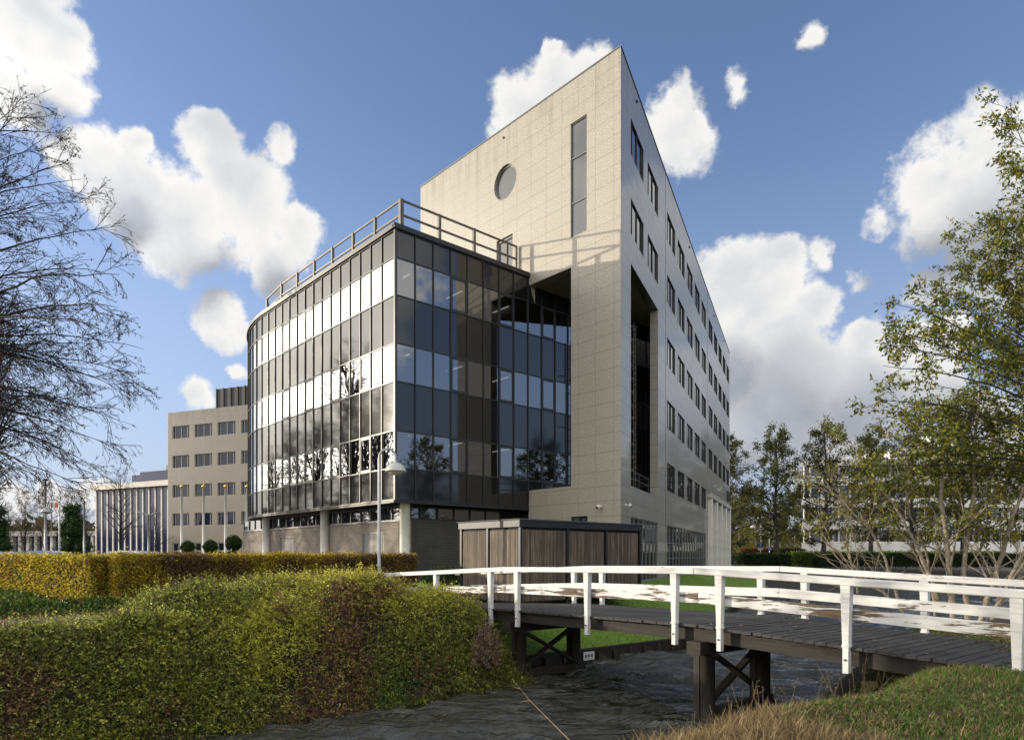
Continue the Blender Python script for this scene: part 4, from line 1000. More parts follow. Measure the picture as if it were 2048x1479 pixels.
# generic tree standing at the origin; returns the root
def make_tree(kind, label, H_, r, crown0=.25, spread=.28, nb=26, n2=7, n3=4, nleaf=5, lsize=.2, cols=None, wts=None, bark='bark', tr=.014, rmin=.004, up=.5, group=None, cat='tree', leafmat='leaf', hang=.2, conic=.8, asp=.55, name='tree'):
    root = thing(name, label, cat, (0, 0, 0), group)
    n = 9; zz = np.linspace(0, H_, n); tp = np.zeros((1, n, 3)); tp[0, :, 2] = zz; tp[0, 1:, 0] = np.cumsum(r.normal(0, H_*.006, n-1)); tp[0, 1:, 1] = np.cumsum(r.normal(0, H_*.006, n-1))
    trd = np.linspace(1, .12, n)[None]*H_*tr; trd[0, 0] *= 1.35
    parts = [tubes(tp, trd, 8)]
    t = np.linspace(crown0, .97, nb); f = t*(n-1); i = np.minimum(f.astype(int), n-2); w = (f-i)[:, None]; P0 = tp[0, i]*(1-w)+tp[0, i+1]*w
    az = np.arange(nb)*2.4+r.uniform(-.4, .4, nb); el = up*r.uniform(.5, 1.4, nb)+t*.5
    D = np.stack([np.cos(az)*np.cos(el), np.sin(az)*np.cos(el), np.sin(el)], 1); tt = (t-crown0)/(1-crown0)
    L = H_*spread*(1-conic*tt**1.4)*r.uniform(.75, 1.2, nb)*(.65+.35*sstep(tt, 0, .2))
    b1 = grow(P0, D, L, 7, (0, 0, .12), .10, r); r1 = np.maximum((trd[0, i]*.45)[:, None]*np.linspace(1, .25, 7), .008)
    b2, r2 = spawn(b1, r1, n2, .15, 1, (.4, 1.1), L*.45, 5, (0, 0, .1), .14, .5, r)
    b3, r3 = spawn(b2, r2, n3, .2, 1, (.3, 1.0), H_*spread*.16, 3, (0, 0, 0), .15, .55, r)
    parts += [tubes(b1, np.maximum(r1, rmin*2), 5), tubes(b2, np.maximum(r2, rmin*1.4), 3), tubes(b3, np.maximum(r3, rmin), 3)]
    v, f_ = merge(parts); raw_mesh('trunk', v, f_, M[bark], root, smooth=True)
    if nleaf:
        k = b3.shape[0]*nleaf; bi = r.integers(0, b3.shape[0], k); u = r.uniform(0, 1, k)[:, None]
        pos = b3[bi, 0]*(1-u)+b3[bi, -1]*u+r.normal(0, lsize*.7, (k, 3))
        leafobj('crown', leaves(pos, lsize, r, asp, hang), palette(k, cols, wts, r), root, leafmat)
    return root
def put(o, x, y, s=1., rz=0., z=None, label=None, sz=None):
    o.location = (x, y, float(hgt(x, y))-.05 if z is None else z); o.scale = (s, s, sz or s); o.rotation_euler.z = rz
    if label: o['label'] = label
    return o
GREENS = [(.05, .07, .016), (.08, .10, .02), (.13, .14, .03), (.17, .11, .045), (.035, .045, .014)]

# row of dark-trunked trees across the pond
tA = make_tree('alder', '', 17.5, np.random.default_rng(21), .18, .30, 42, 8, 4, 9, .27, GREENS, (3, 3, 2, 1.2, 2), group='row of dark-trunked trees across the pond', tr=.021, up=.22, conic=.6)
tB = make_tree('alder', '', 17.5, np.random.default_rng(22), .16, .32, 42, 8, 4, 8, .27, [(.05, .07, .016), (.10, .11, .022), (.15, .10, .04), (.03, .04, .012)], (3, 3, 2, 2), group='row of dark-trunked trees across the pond', tr=.020, up=.22, conic=.6)
rowp = [(1463, 96, 'tree with thin reddish crown directly beside the far end of the granite wall', .97), (1553, 95, 'dark tree between the blue signs and the white building', 1.0), (1645, 94, 'densest dark green tree in front of the left end of the white building', 1.03),
        (1742, 96, 'dark tree in the row behind the leaning pale stems', 1.0), (1828, 97, 'dark tree half hidden by the yellow-green foliage at the right', .98), (1925, 95, 'rightmost tree of the dark row, almost hidden by foliage', 1.0)]
for i, (px, Yd, lab, s) in enumerate(rowp):
    src = (tA, tB)[(i+1) % 2]; o = src if i < 2 else copy_tree(src); put(o, ax(px, Yd), Yd, s, i*1.3, label=lab)
# yellow wood behind
tC = make_tree('birch', '', 13, np.random.default_rng(31), .12, .38, 30, 7, 4, 7, .34, [(.10, .13, .02), (.20, .20, .03), (.07, .09, .02), (.25, .14, .03)], (3, 3, 2, 1), group='yellowing trees of the little wood', bark='bark_light', tr=.012, conic=.55)
for i, (px, Yd, s, lab) in enumerate(((1478, 135, .95, 'yellow-green tree at the left edge of the wood'), (1512, 150, 1.15, 'tall pale tree rising behind the taller blue sign'), (1560, 140, .85, 'small yellow tree right of the blue signs'), (1590, 160, 1.2, 'yellow-green tree against the end of the white building'), (1450, 165, 1.3, 'tree behind the entrance portico'))):
    put(tC if i == 0 else copy_tree(tC), ax(px, Yd), Yd, s, i*2.1, label=lab)
# brown trees at the left
BR_ = [(.10, .065, .035), (.16, .10, .05), (.07, .05, .03), (.12, .10, .04)]
tD = make_tree('brown', '', 10, np.random.default_rng(41), .12, .42, 34, 9, 6, 2, .13, BR_, (3, 2, 2, 1), group='brown leafless trees in the left background', bark='bare', tr=.012, up=.9, conic=.35)
for i, (px, Yd, s, lab) in enumerate(((52, 100, .92, 'brown tree left of the tall dark-topped pole'), (88, 110, 1.02, 'brown tree behind the tall dark-topped pole'), (135, 120, 1.1, 'brown tree just right of the distant arched lamp'), (18, 95, .70, 'low brown tree near the left edge'), (165, 130, 1.05, 'brown tree beside the ribbed building'), (-20, 110, 1.1, 'brown tree cut by the left edge of the photo'))):
    put(tD if i == 0 else copy_tree(tD), ax(px, Yd), Yd, s, i*1.7, label=lab)
tE = make_tree('bare', 'bare dark tree standing in front of the ribbed building', 11.2, np.random.default_rng(51), .22, .33, 26, 8, 6, 0, group=None, bark='bare', tr=.017, up=.6, conic=.6); put(tE, ax(243, 82), 82, 1., 0)
tE2 = copy_tree(tE); put(tE2, ax(311, 84), 84, .62, 1., label='smaller bare tree at the right corner of the ribbed building')
IV = [(.02, .05, .012), (.035, .075, .015), (.05, .09, .02)]
tF = make_tree('ivy', 'ivy-clad dark green tree left of the thin pale pole', 6.8, np.random.default_rng(61), .05, .26, 34, 8, 4, 10, .26, IV, (3, 3, 1), conic=.35, group=None, leafmat='leafdark'); put(tF, ax(147, 82), 82, 1)
tG = copy_tree(tF); put(tG, ax(-8, 78), 78, .95, 1., label='dark evergreen at the left edge of the photo')
# four clipped standard trees
def ball_tree(label, r):
    root = thing('standard_tree', label, 'small tree', (0, 0, 0), 'clipped standard trees by the grey office'); m = MB(); m.tube([(0, 0, 0), (.02, 0, .9), (0, .01, 2.1)], [.04, .035, .03], 8); m.build('trunk', M['bark'], root)
    n = 5200; d = nrm(r.normal(0, 1, (n, 3))); rad = .62*r.uniform(.35, 1, n)**.4*(1+.16*np.sin(d[:, 0]*7+1)*np.cos(d[:, 2]*6)); pos = d*rad[:, None]+np.array([0, 0, 2.42])
    leafobj('crown', leaves(pos, .11, r, .6, .1), palette(n, [(.02, .05, .01), (.04, .085, .015), (.10, .13, .02), (.012, .025, .008)], (3, 3, .8, 1), r), root, 'leafdark'); return root
bt = ball_tree('', np.random.default_rng(71))
for i, (px, s, lab) in enumerate(((375, .86, 'leftmost and smallest of the four clipped trees'), (420.5, .88, 'clipped tree between the second and third flagpole'), (467, 1.0, 'clipped tree between the third and fourth flagpole'), (514, 1.08, 'largest clipped tree, next to the round column'))):
    o = put(bt if i == 0 else copy_tree(bt), ax(px, 56), 56, s, i, z=.25, label=lab)

# far belt of trees that closes the horizon
r = np.random.default_rng(81); n = 52000; az = r.uniform(R(-115), R(125), n); dist = r.uniform(230, 285, n)
top = 11+4*wob(np.degrees(az), 0*az, .22, 9)+3*wob(np.degrees(az), 0*az, 1.1, 12); z = top*r.uniform(0, 1, n)**.75
pos = np.stack([np.sin(az)*dist, np.cos(az)*dist, z], 1)
wd_ = leafobj('woodland', leaves(pos, 2.3, r, .7), palette(n, [(.05, .05, .025), (.09, .075, .035), (.04, .06, .02), (.13, .11, .03)], (3, 3, 3, 1), r)); tag(wd_, 'far belt of autumn woodland along the horizon', 'woodland', None, 'stuff')

# hedges
def hedge(name, label, p0, p1, z0, z1, th, n, size, colf, cat='hedge', core=(.02, .014, .008), r=None, parent=None, group=None, curve=None, rough=.06):
    d = p1-p0; L = float(np.linalg.norm(d)); d = d/L; nn = V2((-d[1], d[0])); root = thing(name, label, cat, (p0[0], p0[1], z0), group)
    FM = basis(d, 0, p0); m = MB(); m.box(.12, L-.12, -th/2+.13, th/2-.13, z0, z1-.14); m.build('branches', simple('hedge_core', core, .95), root, FM)
    A1_, A2_ = L*(z1-z0), L*th; A3_ = th*(z1-z0); w = np.array([A1_, A1_*.5, A2_, A3_, A3_]); k = r.choice(5, n, p=w/w.sum())
    x = r.uniform(0, L, n); y = r.uniform(-th/2, th/2, n); z = z0+(z1-z0)*r.uniform(0, 1, n)
    y = np.where(k == 0, -th/2, y); y = np.where(k == 1, th/2, y); z = np.where(k == 2, z1, z); x = np.where(k == 3, 0, x); x = np.where(k == 4, L, x)
    P_ = np.stack([x, y, z], 1)+r.normal(0, rough, (n, 3))-.05*np.stack([0*x, np.sign(y)*(k < 2), (k == 2)*1.], 1)
    P_[:, 1] += np.where(k == 0, .06*wob(x, z, 3., 4), 0); P_[:, 2] += np.where(k == 2, .05*wob(x, y, 3., 6), 0)
    sprig = r.random(n) < .05; P_[:, 2] += np.where(sprig & (k == 2), r.uniform(0, .12, n), 0)
    W = P_.copy(); W[:, 0] = p0[0]+P_[:, 0]*d[0]+P_[:, 1]*nn[0]; W[:, 1] = p0[1]+P_[:, 0]*d[1]+P_[:, 1]*nn[1]
    leafobj('foliage', leaves(W, size, r, .6, .1), colf(x, z, k, L), root, 'leaf'); return root
r = np.random.default_rng(91)
YEL, ORG, BRN, DBR, LGR = (.56, .43, .03), (.42, .22, .03), (.21, .12, .055), (.12, .07, .035), (.26, .28, .04)
def colA(x, z, k, L):                                       # long face: mostly brown, yellow flushes
    n = len(x); f = sstep(.7*wob(x, z, .8, 31)+.6*wob(x, z, 2.6, 33)+1.1*(x < 3.2)*(1-x/3.2)+.4*(z > 1.62), .12, .7); y = r.random(n) < .05+f*.8
    c = palette(n, [BRN, DBR, (.20, .12, .05), (.16, .15, .03)], (3, 2, 2, 1.2), r, .35); return np.where(y[:, None], palette(n, [YEL, ORG, LGR], (4, 1.2, 2), r, .3), c)
def colB(x, z, k, L):
    n = len(x); y = r.random(n) < .15+.75*sstep(wob(x, z*.45, 1.3, 37), -.75, .1); c = palette(n, [BRN, ORG, DBR], (2, 1, 1), r, .3); return np.where(y[:, None], palette(n, [(.56, .44, .03), (.62, .50, .06), ORG, LGR], (4, 2, 1, 2), r, .3), c)
HC = V2((-11.75, 20.3)); HE = n_*13.6+u_*-23.4
hedge('hedge', 'long brown and yellow beech hedge, the shaded stretch running towards the lamp post', HC, HE, .0, 1.68, .95, 125000, .062, colA, r=r)
hedge('hedge', 'sunlit golden yellow stretch of beech hedge at the left edge', HC+V2((-.35, .10)), V2((-21., 25.4)), .0, 1.64, .95, 80000, .07, colB, r=r)
DG = lambda x, z, k, L: palette(len(x), [(.015, .03, .008), (.025, .05, .012), (.04, .06, .015)], (3, 2, 1), r, .3)
def colR(x, z, k, L): return palette(len(x), [(.20, .08, .03), (.28, .12, .04), (.12, .07, .03), (.18, .16, .03)], (3, 2, 2, 1), r, .3)
def colG(x, z, k, L): return palette(len(x), [(.14, .20, .02), (.22, .27, .03), (.07, .12, .02)], (3, 2, 2), r, .3)
for px0, px1, Yd, z0, z1, cf, lab, sz, nn_ in ((1474, 1576, 93.5, .2, 1.72, DG, 'dark clipped hedge below the blue signs', .22, 9000), (1632, 2120, 92.5, .2, 1.72, DG, 'long dark clipped hedge in front of the white building', .22, 26000),
        (1480, 1590, 112, .3, 2.7, colR, 'reddish brown hedge behind the blue signs', .26, 9000), (1556, 1606, 108, .3, 2.5, DG, 'dark evergreen hedge at the corner of the white building', .26, 6000), (1580, 1645, 99, .3, 1.9, colG, 'bright yellow-green hedge left of the white building', .25, 8000), (1650, 2000, 112, .3, 2.1, colG, 'bright green hedge top showing before the white building', .25, 14000)):
    hedge('hedge', lab, V2((ax(px0, Yd), Yd)), V2((ax(px1, Yd), Yd)), z0, z1, 1.5, nn_, sz, cf, r=r, group='hedges across the pond', rough=.16)
# bush of tall ornamental grass in front of the ribbed building
n = 14000; an = r.uniform(0, 6.28, n); q = r.uniform(0, 1, n)**.5
pos = np.stack([ax(248, 72)+np.cos(an)*q*2.7, 72+np.sin(an)*q*1.6, .25+1.75*np.sqrt(np.clip(1-q**2, 0, 1))*r.uniform(.5, 1, n)], 1)
gb = thing('shrub', 'rounded yellow-brown shrub at the foot of the ribbed building', 'shrub', (ax(248, 72), 72, .25))
leafobj('foliage', leaves(pos, .24, r, .3), palette(n, [(.22, .18, .05), (.14, .13, .04), (.09, .08, .03)], (2, 2, 1), r), gb)
# small dark shrubs at the brick wall, behind the bridge rail
def shrub(label, x, y, rx, ry, h_, n, size, cols, wts, group=None, z=None, name='shrub', stems=7):
    z = float(hgt(x, y)) if z is None else z; s = thing(name, label, 'shrub', (x, y, z), group); m = MB()
    for k in range(stems): a = k*6.28/stems; m.tube([(x, y, z-.05), (x+rx*.4*math.cos(a), y+ry*.4*math.sin(a), z+h_*.55), (x+rx*.7*math.cos(a), y+ry*.7*math.sin(a), z+h_*.85)], [.02, .014, .006], 5)
    m.build('stem', M['bark'], s); d = nrm(r.normal(0, 1, (n, 3))); q = r.uniform(.4, 1, n)**.5; d[:, 2] = np.abs(d[:, 2])
    q = q*(1+.22*np.sin(d[:, 0]*6+x)*np.cos(d[:, 1]*5+y)); pos = np.stack([x+d[:, 0]*rx*q, y+d[:, 1]*ry*q, z+.1+d[:, 2]*h_*q], 1)
    leafobj('foliage', leaves(pos, size, r, .5), palette(n, cols, wts, r), s); return s
DK = [(.02, .04, .01), (.035, .065, .014), (.07, .10, .02)]
for px, Yd, rx, h_, lab in ((868, 28.6, .55, .62, 'small dark shrub left of the slatted shed against the black brick'), (893, 27.4, .55, .75, 'larger dark shrub touching the left end of the slatted shed'), (785, 26.6, .7, .8, 'loose shrub at the end of the beech hedge behind the railing')):
    shrub(lab, ax(px, Yd), Yd, rx, .45, h_, 2600, .07, DK, (3, 3, 1), 'small shrubs by the brick wall')
shrub('dead brown flowering shrub under the left end of the bridge', ax(972, 17.3), 17.3, .42, .35, 1.15, 1700, .06, [(.26, .17, .12), (.16, .10, .07), (.34, .25, .18)], (2, 2, 1), z=-1.15)

# cars behind the hedge
M['carsilver'] = simple('silver_car_paint', (.42, .44, .46), .25, .7, coat=.8); M['cardark'] = simple('blue_grey_car_paint', (.12, .16, .24), .25, .5, coat=.8)
M['tyre'] = simple('tyre', (.02, .02, .02), .8)
def car(label, x, y, rz, paint, g='cars parked behind the hedge'):
    z0 = .42; c = thing('parked_car', label, 'car', (x, y, z0), g); FM = Matrix.Translation((x, y, z0)) @ Matrix.Rotation(rz, 4, 'Z')
    prof = [(-2.15, .32), (-2.2, .62), (-2.1, .88), (-1.75, 1.0), (2.0, 1.0-.12), (2.15, .62), (2.1, .32)]
    up = [(-1.95, .93), (-1.55, 1.32), (-1.1, 1.45), (-.1, 1.50), (.55, 1.42), (1.15, 1.0), (1.3, .9)]
    def loft(pr, ws, smooth=True):
        m = MB(); n = len(pr)
        for sy in (-1, 1): m.add([(px_, sy*w_, z_) for (px_, z_), w_ in zip(pr, ws)], [list(range(n))])
        for i in range(n): j = (i+1) % n; m.add([(pr[i][0], -ws[i], pr[i][1]), (pr[j][0], -ws[j], pr[j][1]), (pr[j][0], ws[j], pr[j][1]), (pr[i][0], ws[i], pr[i][1])], [(0, 1, 2, 3)])
        return m
    loft(prof, [.86]*7).build('body', M[paint], c, FM, bevel=.05, bseg=2)
    loft(up, [.80, .70, .64, .62, .64, .74, .8]).build('roof', M[paint], c, FM, bevel=.04, bseg=2)
    for sy in (-1, 1):
        m = MB(); m.add([(-1.5, sy*.80, 1.02), (.9, sy*.80, 1.0), (.45, sy*.70, 1.34), (-1.1, sy*.70, 1.36)], [(0, 1, 2, 3)]); m.build('side_window', M['window'], c, FM)
        for wx in (-1.35, 1.35):
            m = MB(); m.tube([(wx, sy*.70, .31), (wx, sy*.88, .31)], .31, 20); w = m.build('wheel', M['tyre'], c, FM); m = MB(); m.tube([(wx, sy*.86, .31), (wx, sy*.893, .31)], .19, 14); m.build('rim', M['lampgrey'], w, FM)
    m = MB(); m.add([(.62, -.62, 1.40), (.62, .62, 1.40), (1.12, .70, 1.03), (1.12, -.70, 1.03)], [(0, 1, 2, 3)]); m.build('windscreen', M['window'], c, FM)
    return c
car('silver car whose roof shows above the hedge left of the flagpoles', ax(252, 31.5), 31.5, R(176), 'carsilver')
car('blue-grey car behind the yellow stretch of hedge', ax(100, 33.), 33., R(4), 'cardark')
car('silver car at the left edge of the photo behind the yellow hedge', ax(-20, 37), 37, R(170), 'carsilver')

# ------------------------------------------------------------------ ground cover on the left bank
r = np.random.default_rng(101)
DOMES = [(7.9, -16.9, 2.1, 1.10), (9.9, -16.0, 1.5, .60), (6.3, -17.5, 1.8, 1.0), (4.4, -17.2, 1.65, .88), (5.7, -15.6, 1.4, .52), (7.6, -15.0, 1.3, .40), (8.7, -14.8, .9, .3), (3.1, -15.4, 1.4, .38), (1.2, -14.6, 1.6, .32), (9.5, -14.7, 1.0, .3), (-.8, -15.2, 1.8, .26), (4.2, -14.5, 1.1, .34), (-3., -15, 2, .25)]
def thick(x, y):                                            # overlapping domed shrubs on a thin mat
    c, a = canal(x, y); ja, jc = a+.22*wob(x, y, 1.6, 41), c+.22*wob(x, y, 1.7, 42); t = .05+.05*wob(x, y, 2.2, 40)
    for a0, c0, r0, h0 in DOMES:
        q = ((ja-a0)**2+(jc-c0)**2)/r0**2; t = np.maximum(t, h0*np.sqrt(np.clip(1-q, 0, 1)))
    return t*(1+.10*wob(x, y, 2.9, 44))+.06*wob(x, y, 4.2, 43)+.035*wob(x, y, 9., 46)
def inside(x, y):
    c, a = canal(x, y); return (a > -13) & (a < 11.7+.3*wob(x, y, 2, 44)) & (c > -19.0+.9*(1-sstep(a, .2, 2.4))+.15*wob(x, y, 3, 47)) & (c < -13.8+.18*wob(x, y, 1.6, 45))
g_ = .16; xs_ = np.arange(-24, 3, g_); ys_g = np.arange(3, 24, g_); GX, GY = np.meshgrid(xs_, ys_g); ins = inside(GX, GY); GZ = np.maximum(hgt(GX, GY)+thick(GX, GY)-.17, WATER-.12); GZ = np.where(ins, GZ, hgt(GX, GY)-.3)
ix = np.arange(GX.size).reshape(GX.shape); keep = ins[:-1, :-1] | ins[1:, 1:] | ins[:-1, 1:] | ins[1:, :-1]
fq = np.stack([ix[:-1, :-1], ix[:-1, 1:], ix[1:, 1:], ix[1:, :-1]], -1)[keep]
gc = thing('ground_cover', 'dense low green and russet shrub cover swelling over the left canal bank', 'ground cover', (0, 0, 0)); gc['kind'] = 'stuff'
raw_mesh('twig_mass', np.stack([GX, GY, GZ], -1).reshape(-1, 3), fq, simple('twig_mass', (.022, .019, .010), .95, 0, .5, 12, bump=1.), gc, smooth=True)  # inner twigs as one sheet, coloured dark for the shade between leaves
ns = 118000; x = r.uniform(-17, 1.2, ns*4); y = r.uniform(7, 23, ns*4); ok = inside(x, y) & (np.abs(x) < .80*y+1.) & (r.random(ns*4) < .45+.55*sstep(wob(x, y, 3.4, 58), -.5, .2)); x, y = x[ok][:ns], y[ok][:ns]; ns = len(x)
z = np.maximum(hgt(x, y)+thick(x, y), WATER+.03); e_ = .08
gxn = (hgt(x+e_, y)+thick(x+e_, y)-hgt(x-e_, y)-thick(x-e_, y))/(2*e_); gyn = (hgt(x, y+e_)+thick(x, y+e_)-hgt(x, y-e_)-thick(x, y-e_))/(2*e_)
N = nrm(np.stack([-gxn, -gyn, 1+0*x], 1)); kk = 9
sd = nrm(N*.5+r.normal(0, .55, (ns, 3))+np.array([.05, -.1, -.05])); sl = np.where(r.random(ns) < .14, r.uniform(.3, .55, ns), r.uniform(.08, .26, ns))
u = np.linspace(.1, 1, kk)[None, :, None]; base = np.stack([x, y, z-.07], 1)+N*r.uniform(-.05, .07, (ns, 1))
pos = (base[:, None]+sd[:, None]*sl[:, None, None]*u+np.array([0, 0, -.06])*u**2).reshape(-1, 3)
dd = nrm(np.repeat(sd, kk, 0)+r.normal(0, .9, (ns*kk, 3)))
c_a, a_a = canal(x, y)
brown = sstep(.6*wob(x, y, .95, 41)*-1+.5*wob(x, y, .75, 51)+.5*wob(x, y, 2.1, 52), .08, .6); yel = sstep(.8*sstep(a_a, 2, 8)*sstep(-c_a, 14.4, 16.6)+.6*wob(x, y, .9, 53), -.1, .6); ivy = sstep(wob(x, y, .9, 55), .6, .9)*.5
cb = palette(ns, [(.16, .19, .038), (.22, .24, .048), (.31, .31, .06), (.08, .10, .025)], (3, 3, 1.5, 2), r, .3)
cy = palette(ns, [(.40, .40, .055), (.50, .47, .07), (.30, .27, .055)], (3, 2, 1), r, .3); cbr = palette(ns, [(.20, .12, .065), (.28, .16, .08), (.10, .07, .045), (.28, .25, .08)], (3, 2, 2, 1), r, .3)
cv = palette(ns, [(.06, .13, .04), (.09, .18, .055)], (1, 1), r, .2)
cs_ = np.where((r.random(ns) < yel)[:, None], cy, cb); cs_ = np.where((r.random(ns) < brown*.8)[:, None], cbr, cs_); cs_ = np.where((r.random(ns) < ivy*.8)[:, None], cv, cs_)
leafobj('leaves', leaves(pos, np.clip(.036*np.exp(r.normal(0, .33, ns*kk)), .02, .085), r, .6, 0, .2, dirs=dd), np.clip(np.repeat(cs_*(1+.45*np.clip(r.normal(0, 1, (ns, 1)), -1.4, 1.6)), kk, 0)*(1+r.uniform(-.3, .3, (ns*kk, 1)))*np.tile(np.linspace(.75, 1.3, kk), ns)[:, None]*1.15, 0, .8), gc, 'leafthin')  # shoots varied and tips lightened: sun highlights put into the leaf colour
nb2 = 5200; bi = r.choice(ns, nb2, replace=False); Ps = np.stack([x[bi], y[bi], z[bi]-.08], 1); tw = grow(Ps, nrm(N[bi]*.8+r.normal(0, .5, (nb2, 3))+np.array([0, 0, .25])), r.uniform(.18, .5, nb2), 5, (0, 0, -.3), .12, r)
v_, f_ = tubes(tw, np.broadcast_to(np.linspace(.005, .0022, 5), (nb2, 5)).copy(), 3); raw_mesh('twigs', v_, f_, simple('reddish_twig', (.13, .07, .045), .8, 0, .4, 4), gc)
# ivy and leaf litter at the foot of the hedge
n = 26000; t = r.uniform(0, 1, n); a = -1.+9*t; c = -23.0+.95*r.uniform(0, 1, n)**1.3+.25*wob(a, a, 1.5, 61); x, y = u_[0]*c+n_[0]*a, u_[1]*c+n_[1]*a
hh_ = .38*(1-sstep(c, -22.9, -21.9))*(1+.4*wob(x, y, 2.5, 62)); z = hgt(x, y)+hh_*r.uniform(.1, 1, n)+.02
n2_ = 15000; x2 = r.uniform(-21, -11.6, n2_); y2 = 20.2+(-x2-11.75)*.55-r.uniform(.3, 1.35, n2_)**1.; z2 = hgt(x2, y2)+r.uniform(0, .30, n2_)*(1-sstep(20.2+(-x2-11.75)*.55-y2, .6, 1.35))
iv = leafobj('ivy', leaves(np.concatenate([np.stack([x, y, z], 1), np.stack([x2, y2, z2], 1)]), .085, r, .8), palette(n+n2_, [(.06, .12, .02), (.10, .18, .03), (.20, .26, .04), (.04, .06, .015), (.22, .12, .04)], (3, 3, 2, 1.5, 1), r), None, 'leafdark'); tag(iv, 'dark green ivy creeping at the foot of the beech hedge', 'ivy', None, 'stuff')
n = 11000; x = r.uniform(-20, -7, n); y = r.uniform(13, 21.5, n); c, a = canal(x, y); ok = ((c < -18.7) & (c > -22.9) & ((r.random(n) < .9) | (np.abs(c+20.5) > .8))); 
path_mid = np.abs(c+20.4) < .75; ok &= ~(path_mid & (r.random(n) < .85)); x, y = x[ok], y[ok]
ft = leafobj('leaf_litter', leaves(np.stack([x, y, hgt(x, y)+.045+r.uniform(0, .05, len(x))], 1), .10, r, .7, 0, .85), palette(len(x), [(.20, .09, .03), (.30, .15, .04), (.10, .055, .03), (.38, .24, .05)], (3, 2, 3, 1), r)); tag(ft, 'brown and orange fallen leaves along the path by the hedge', 'fallen leaves', None, 'stuff')
# fallen leaves on the deck
n = 190; s_ = r.uniform(lon(14.5), lon(9.2), n); w_ = r.uniform(.15, 3., n); q = BO[None]+ub[None]*s_[:, None]+nb_[None]*w_[:, None]; z = np.array([dz(v) for v in s_])+.012
dl = leafobj('deck_leaves', leaves(np.stack([q[:, 0], q[:, 1], z], 1), .075, r, .65, 0, .93), palette(n, [(.30, .25, .12), (.16, .09, .04), (.35, .32, .2)], (2, 2, 1), r)); tag(dl, 'scattered pale and brown fallen leaves on the bridge deck', 'fallen leaves', None, 'stuff')
n = 420; x = r.uniform(-7, 1, n); y = r.uniform(11.5, 15.5, n); ok = (far_dist(x, y) < -.1) & (far_dist(x, y) > -1.9); x, y = x[ok], y[ok]
fl_ = leafobj('floating_leaves', leaves(np.stack([x, y, 0*x+WATER+.012], 1), .075, r, .7, 0, .97), palette(len(x), [(.22, .22, .04), (.25, .14, .04)], (2, 1), r)); tag(fl_, 'yellow leaves floating on the water below the left bank', 'fallen leaves', None, 'stuff')

# ------------------------------------------------------------------ grass
def blades(x, y, z, L, lean, w, r, curl=.6):
    n = len(x); an = r.uniform(0, 6.283, n); d = np.stack([np.cos(an), np.sin(an), 0*an], 1)*(lean*r.uniform(.2, 1.3, n))[:, None]+np.array([0, 0, 1.]); d = nrm(d)
    sd_ = np.stack([-np.sin(an+r.normal(0, .8, n)), np.cos(an), 0*an], 1)*w/2; p0 = np.stack([x, y, z], 1); p1 = p0+d*(L*.5)[:, None]; dn = nrm(d*np.array([1.7, 1.7, 1])+np.array([0, 0, -curl])*r.uniform(.2, 1.2, (n, 1))); p2 = p1+dn*(L*.5)[:, None]
    v = np.stack([p0-sd_, p0+sd_, p1+sd_*.8, p1-sd_*.8, p2+sd_*.12, p2-sd_*.12], 1).reshape(-1, 3); b = (np.arange(n)*6)[:, None]
    f = np.concatenate([b+np.array([0, 1, 2, 3]), b+np.array([3, 2, 4, 5])], 0); return v, f
def grassobj(name, vf, colr, label, cat='grass', mat='leaf'):
    v, f = vf; o = raw_mesh(name, v, f, M[mat], None, np.repeat(colr, 6, axis=0)); return tag(o, label, cat, None, 'stuff')
r = np.random.default_rng(111)
n = 230000; x = r.uniform(1., 10.5, n); y = r.uniform(4.6, 14.5, n); nd = near_dist(x, y); dens = wob(x, y, 1.6, 70)
ok = (nd > -.35) & (nd < 6.5) & (x < .80*y+.6) & (x > .16*y) & ((dens > -.5) | (r.random(n) < .5)); x, y, nd = x[ok], y[ok], nd[ok]
zz = hgt(x, y); onb = (np.abs(((x-BO[0])*nb_[0]+(y-BO[1])*nb_[1])-BWd/2) < BWd/2) & (((x-BO[0])*ub[0]+(y-BO[1])*ub[1]) < S1-.1) & (zz > -.25)
x, y, nd, zz = x[~onb], y[~onb], nd[~onb], zz[~onb]; n = len(x)
al_ = canal(x, y)[1]; dry = np.clip(sstep(1.35-nd+.6*wob(x, y, 1.2, 71)-.18*(x-3), .2, 1.1)+sstep(7.3-al_+.9*wob(x, y, 1.4, 73), .0, 1.2), 0, 1); isd = r.random(n) < .26+.66*dry
Lb = np.where(isd, r.uniform(.05, .13, n)+r.uniform(0, .17, n)*dry, r.uniform(.03, .11, n))*(1+.5*wob(x, y, 2.2, 72))
tuft = sstep(wob(x, y, 1.1, 74), .45, .8); Lb = Lb*(1+.8*tuft*(~isd))
cg = palette(n, [(.07, .15, .02), (.12, .22, .03), (.19, .28, .05), (.14, .14, .04)], (3, 3, 1.5, 1.2), r); cd_ = palette(n, [(.34, .25, .12), (.24, .17, .08), (.14, .095, .05), (.42, .33, .18)], (3, 3, 2, 1), r)
grassobj('grass', blades(x, y, zz-.01, Lb, .75, .011, r), np.where(isd[:, None], cd_, cg), 'tangled green grass and dry straw on the near bank at the lower right')
n = 14000; x = r.uniform(1.5, 10., n); y = r.uniform(5, 12.5, n); nd = near_dist(x, y); ok = (nd > .3) & (wob(x, y, 1.5, 76) > .0) & (x > .2*y); x, y = x[ok], y[ok]
wl = leafobj('weeds', leaves(np.stack([x, y, hgt(x, y)+r.uniform(.01, .08, len(x))], 1), .048, r, .7, 0, .5), palette(len(x), [(.05, .10, .02), (.14, .10, .05), (.09, .055, .03), (.10, .15, .03)], (3, 1.5, 2, 1), r)); tag(wl, 'low broad-leaved weeds and dead leaves among the near grass', 'weeds', None, 'stuff')
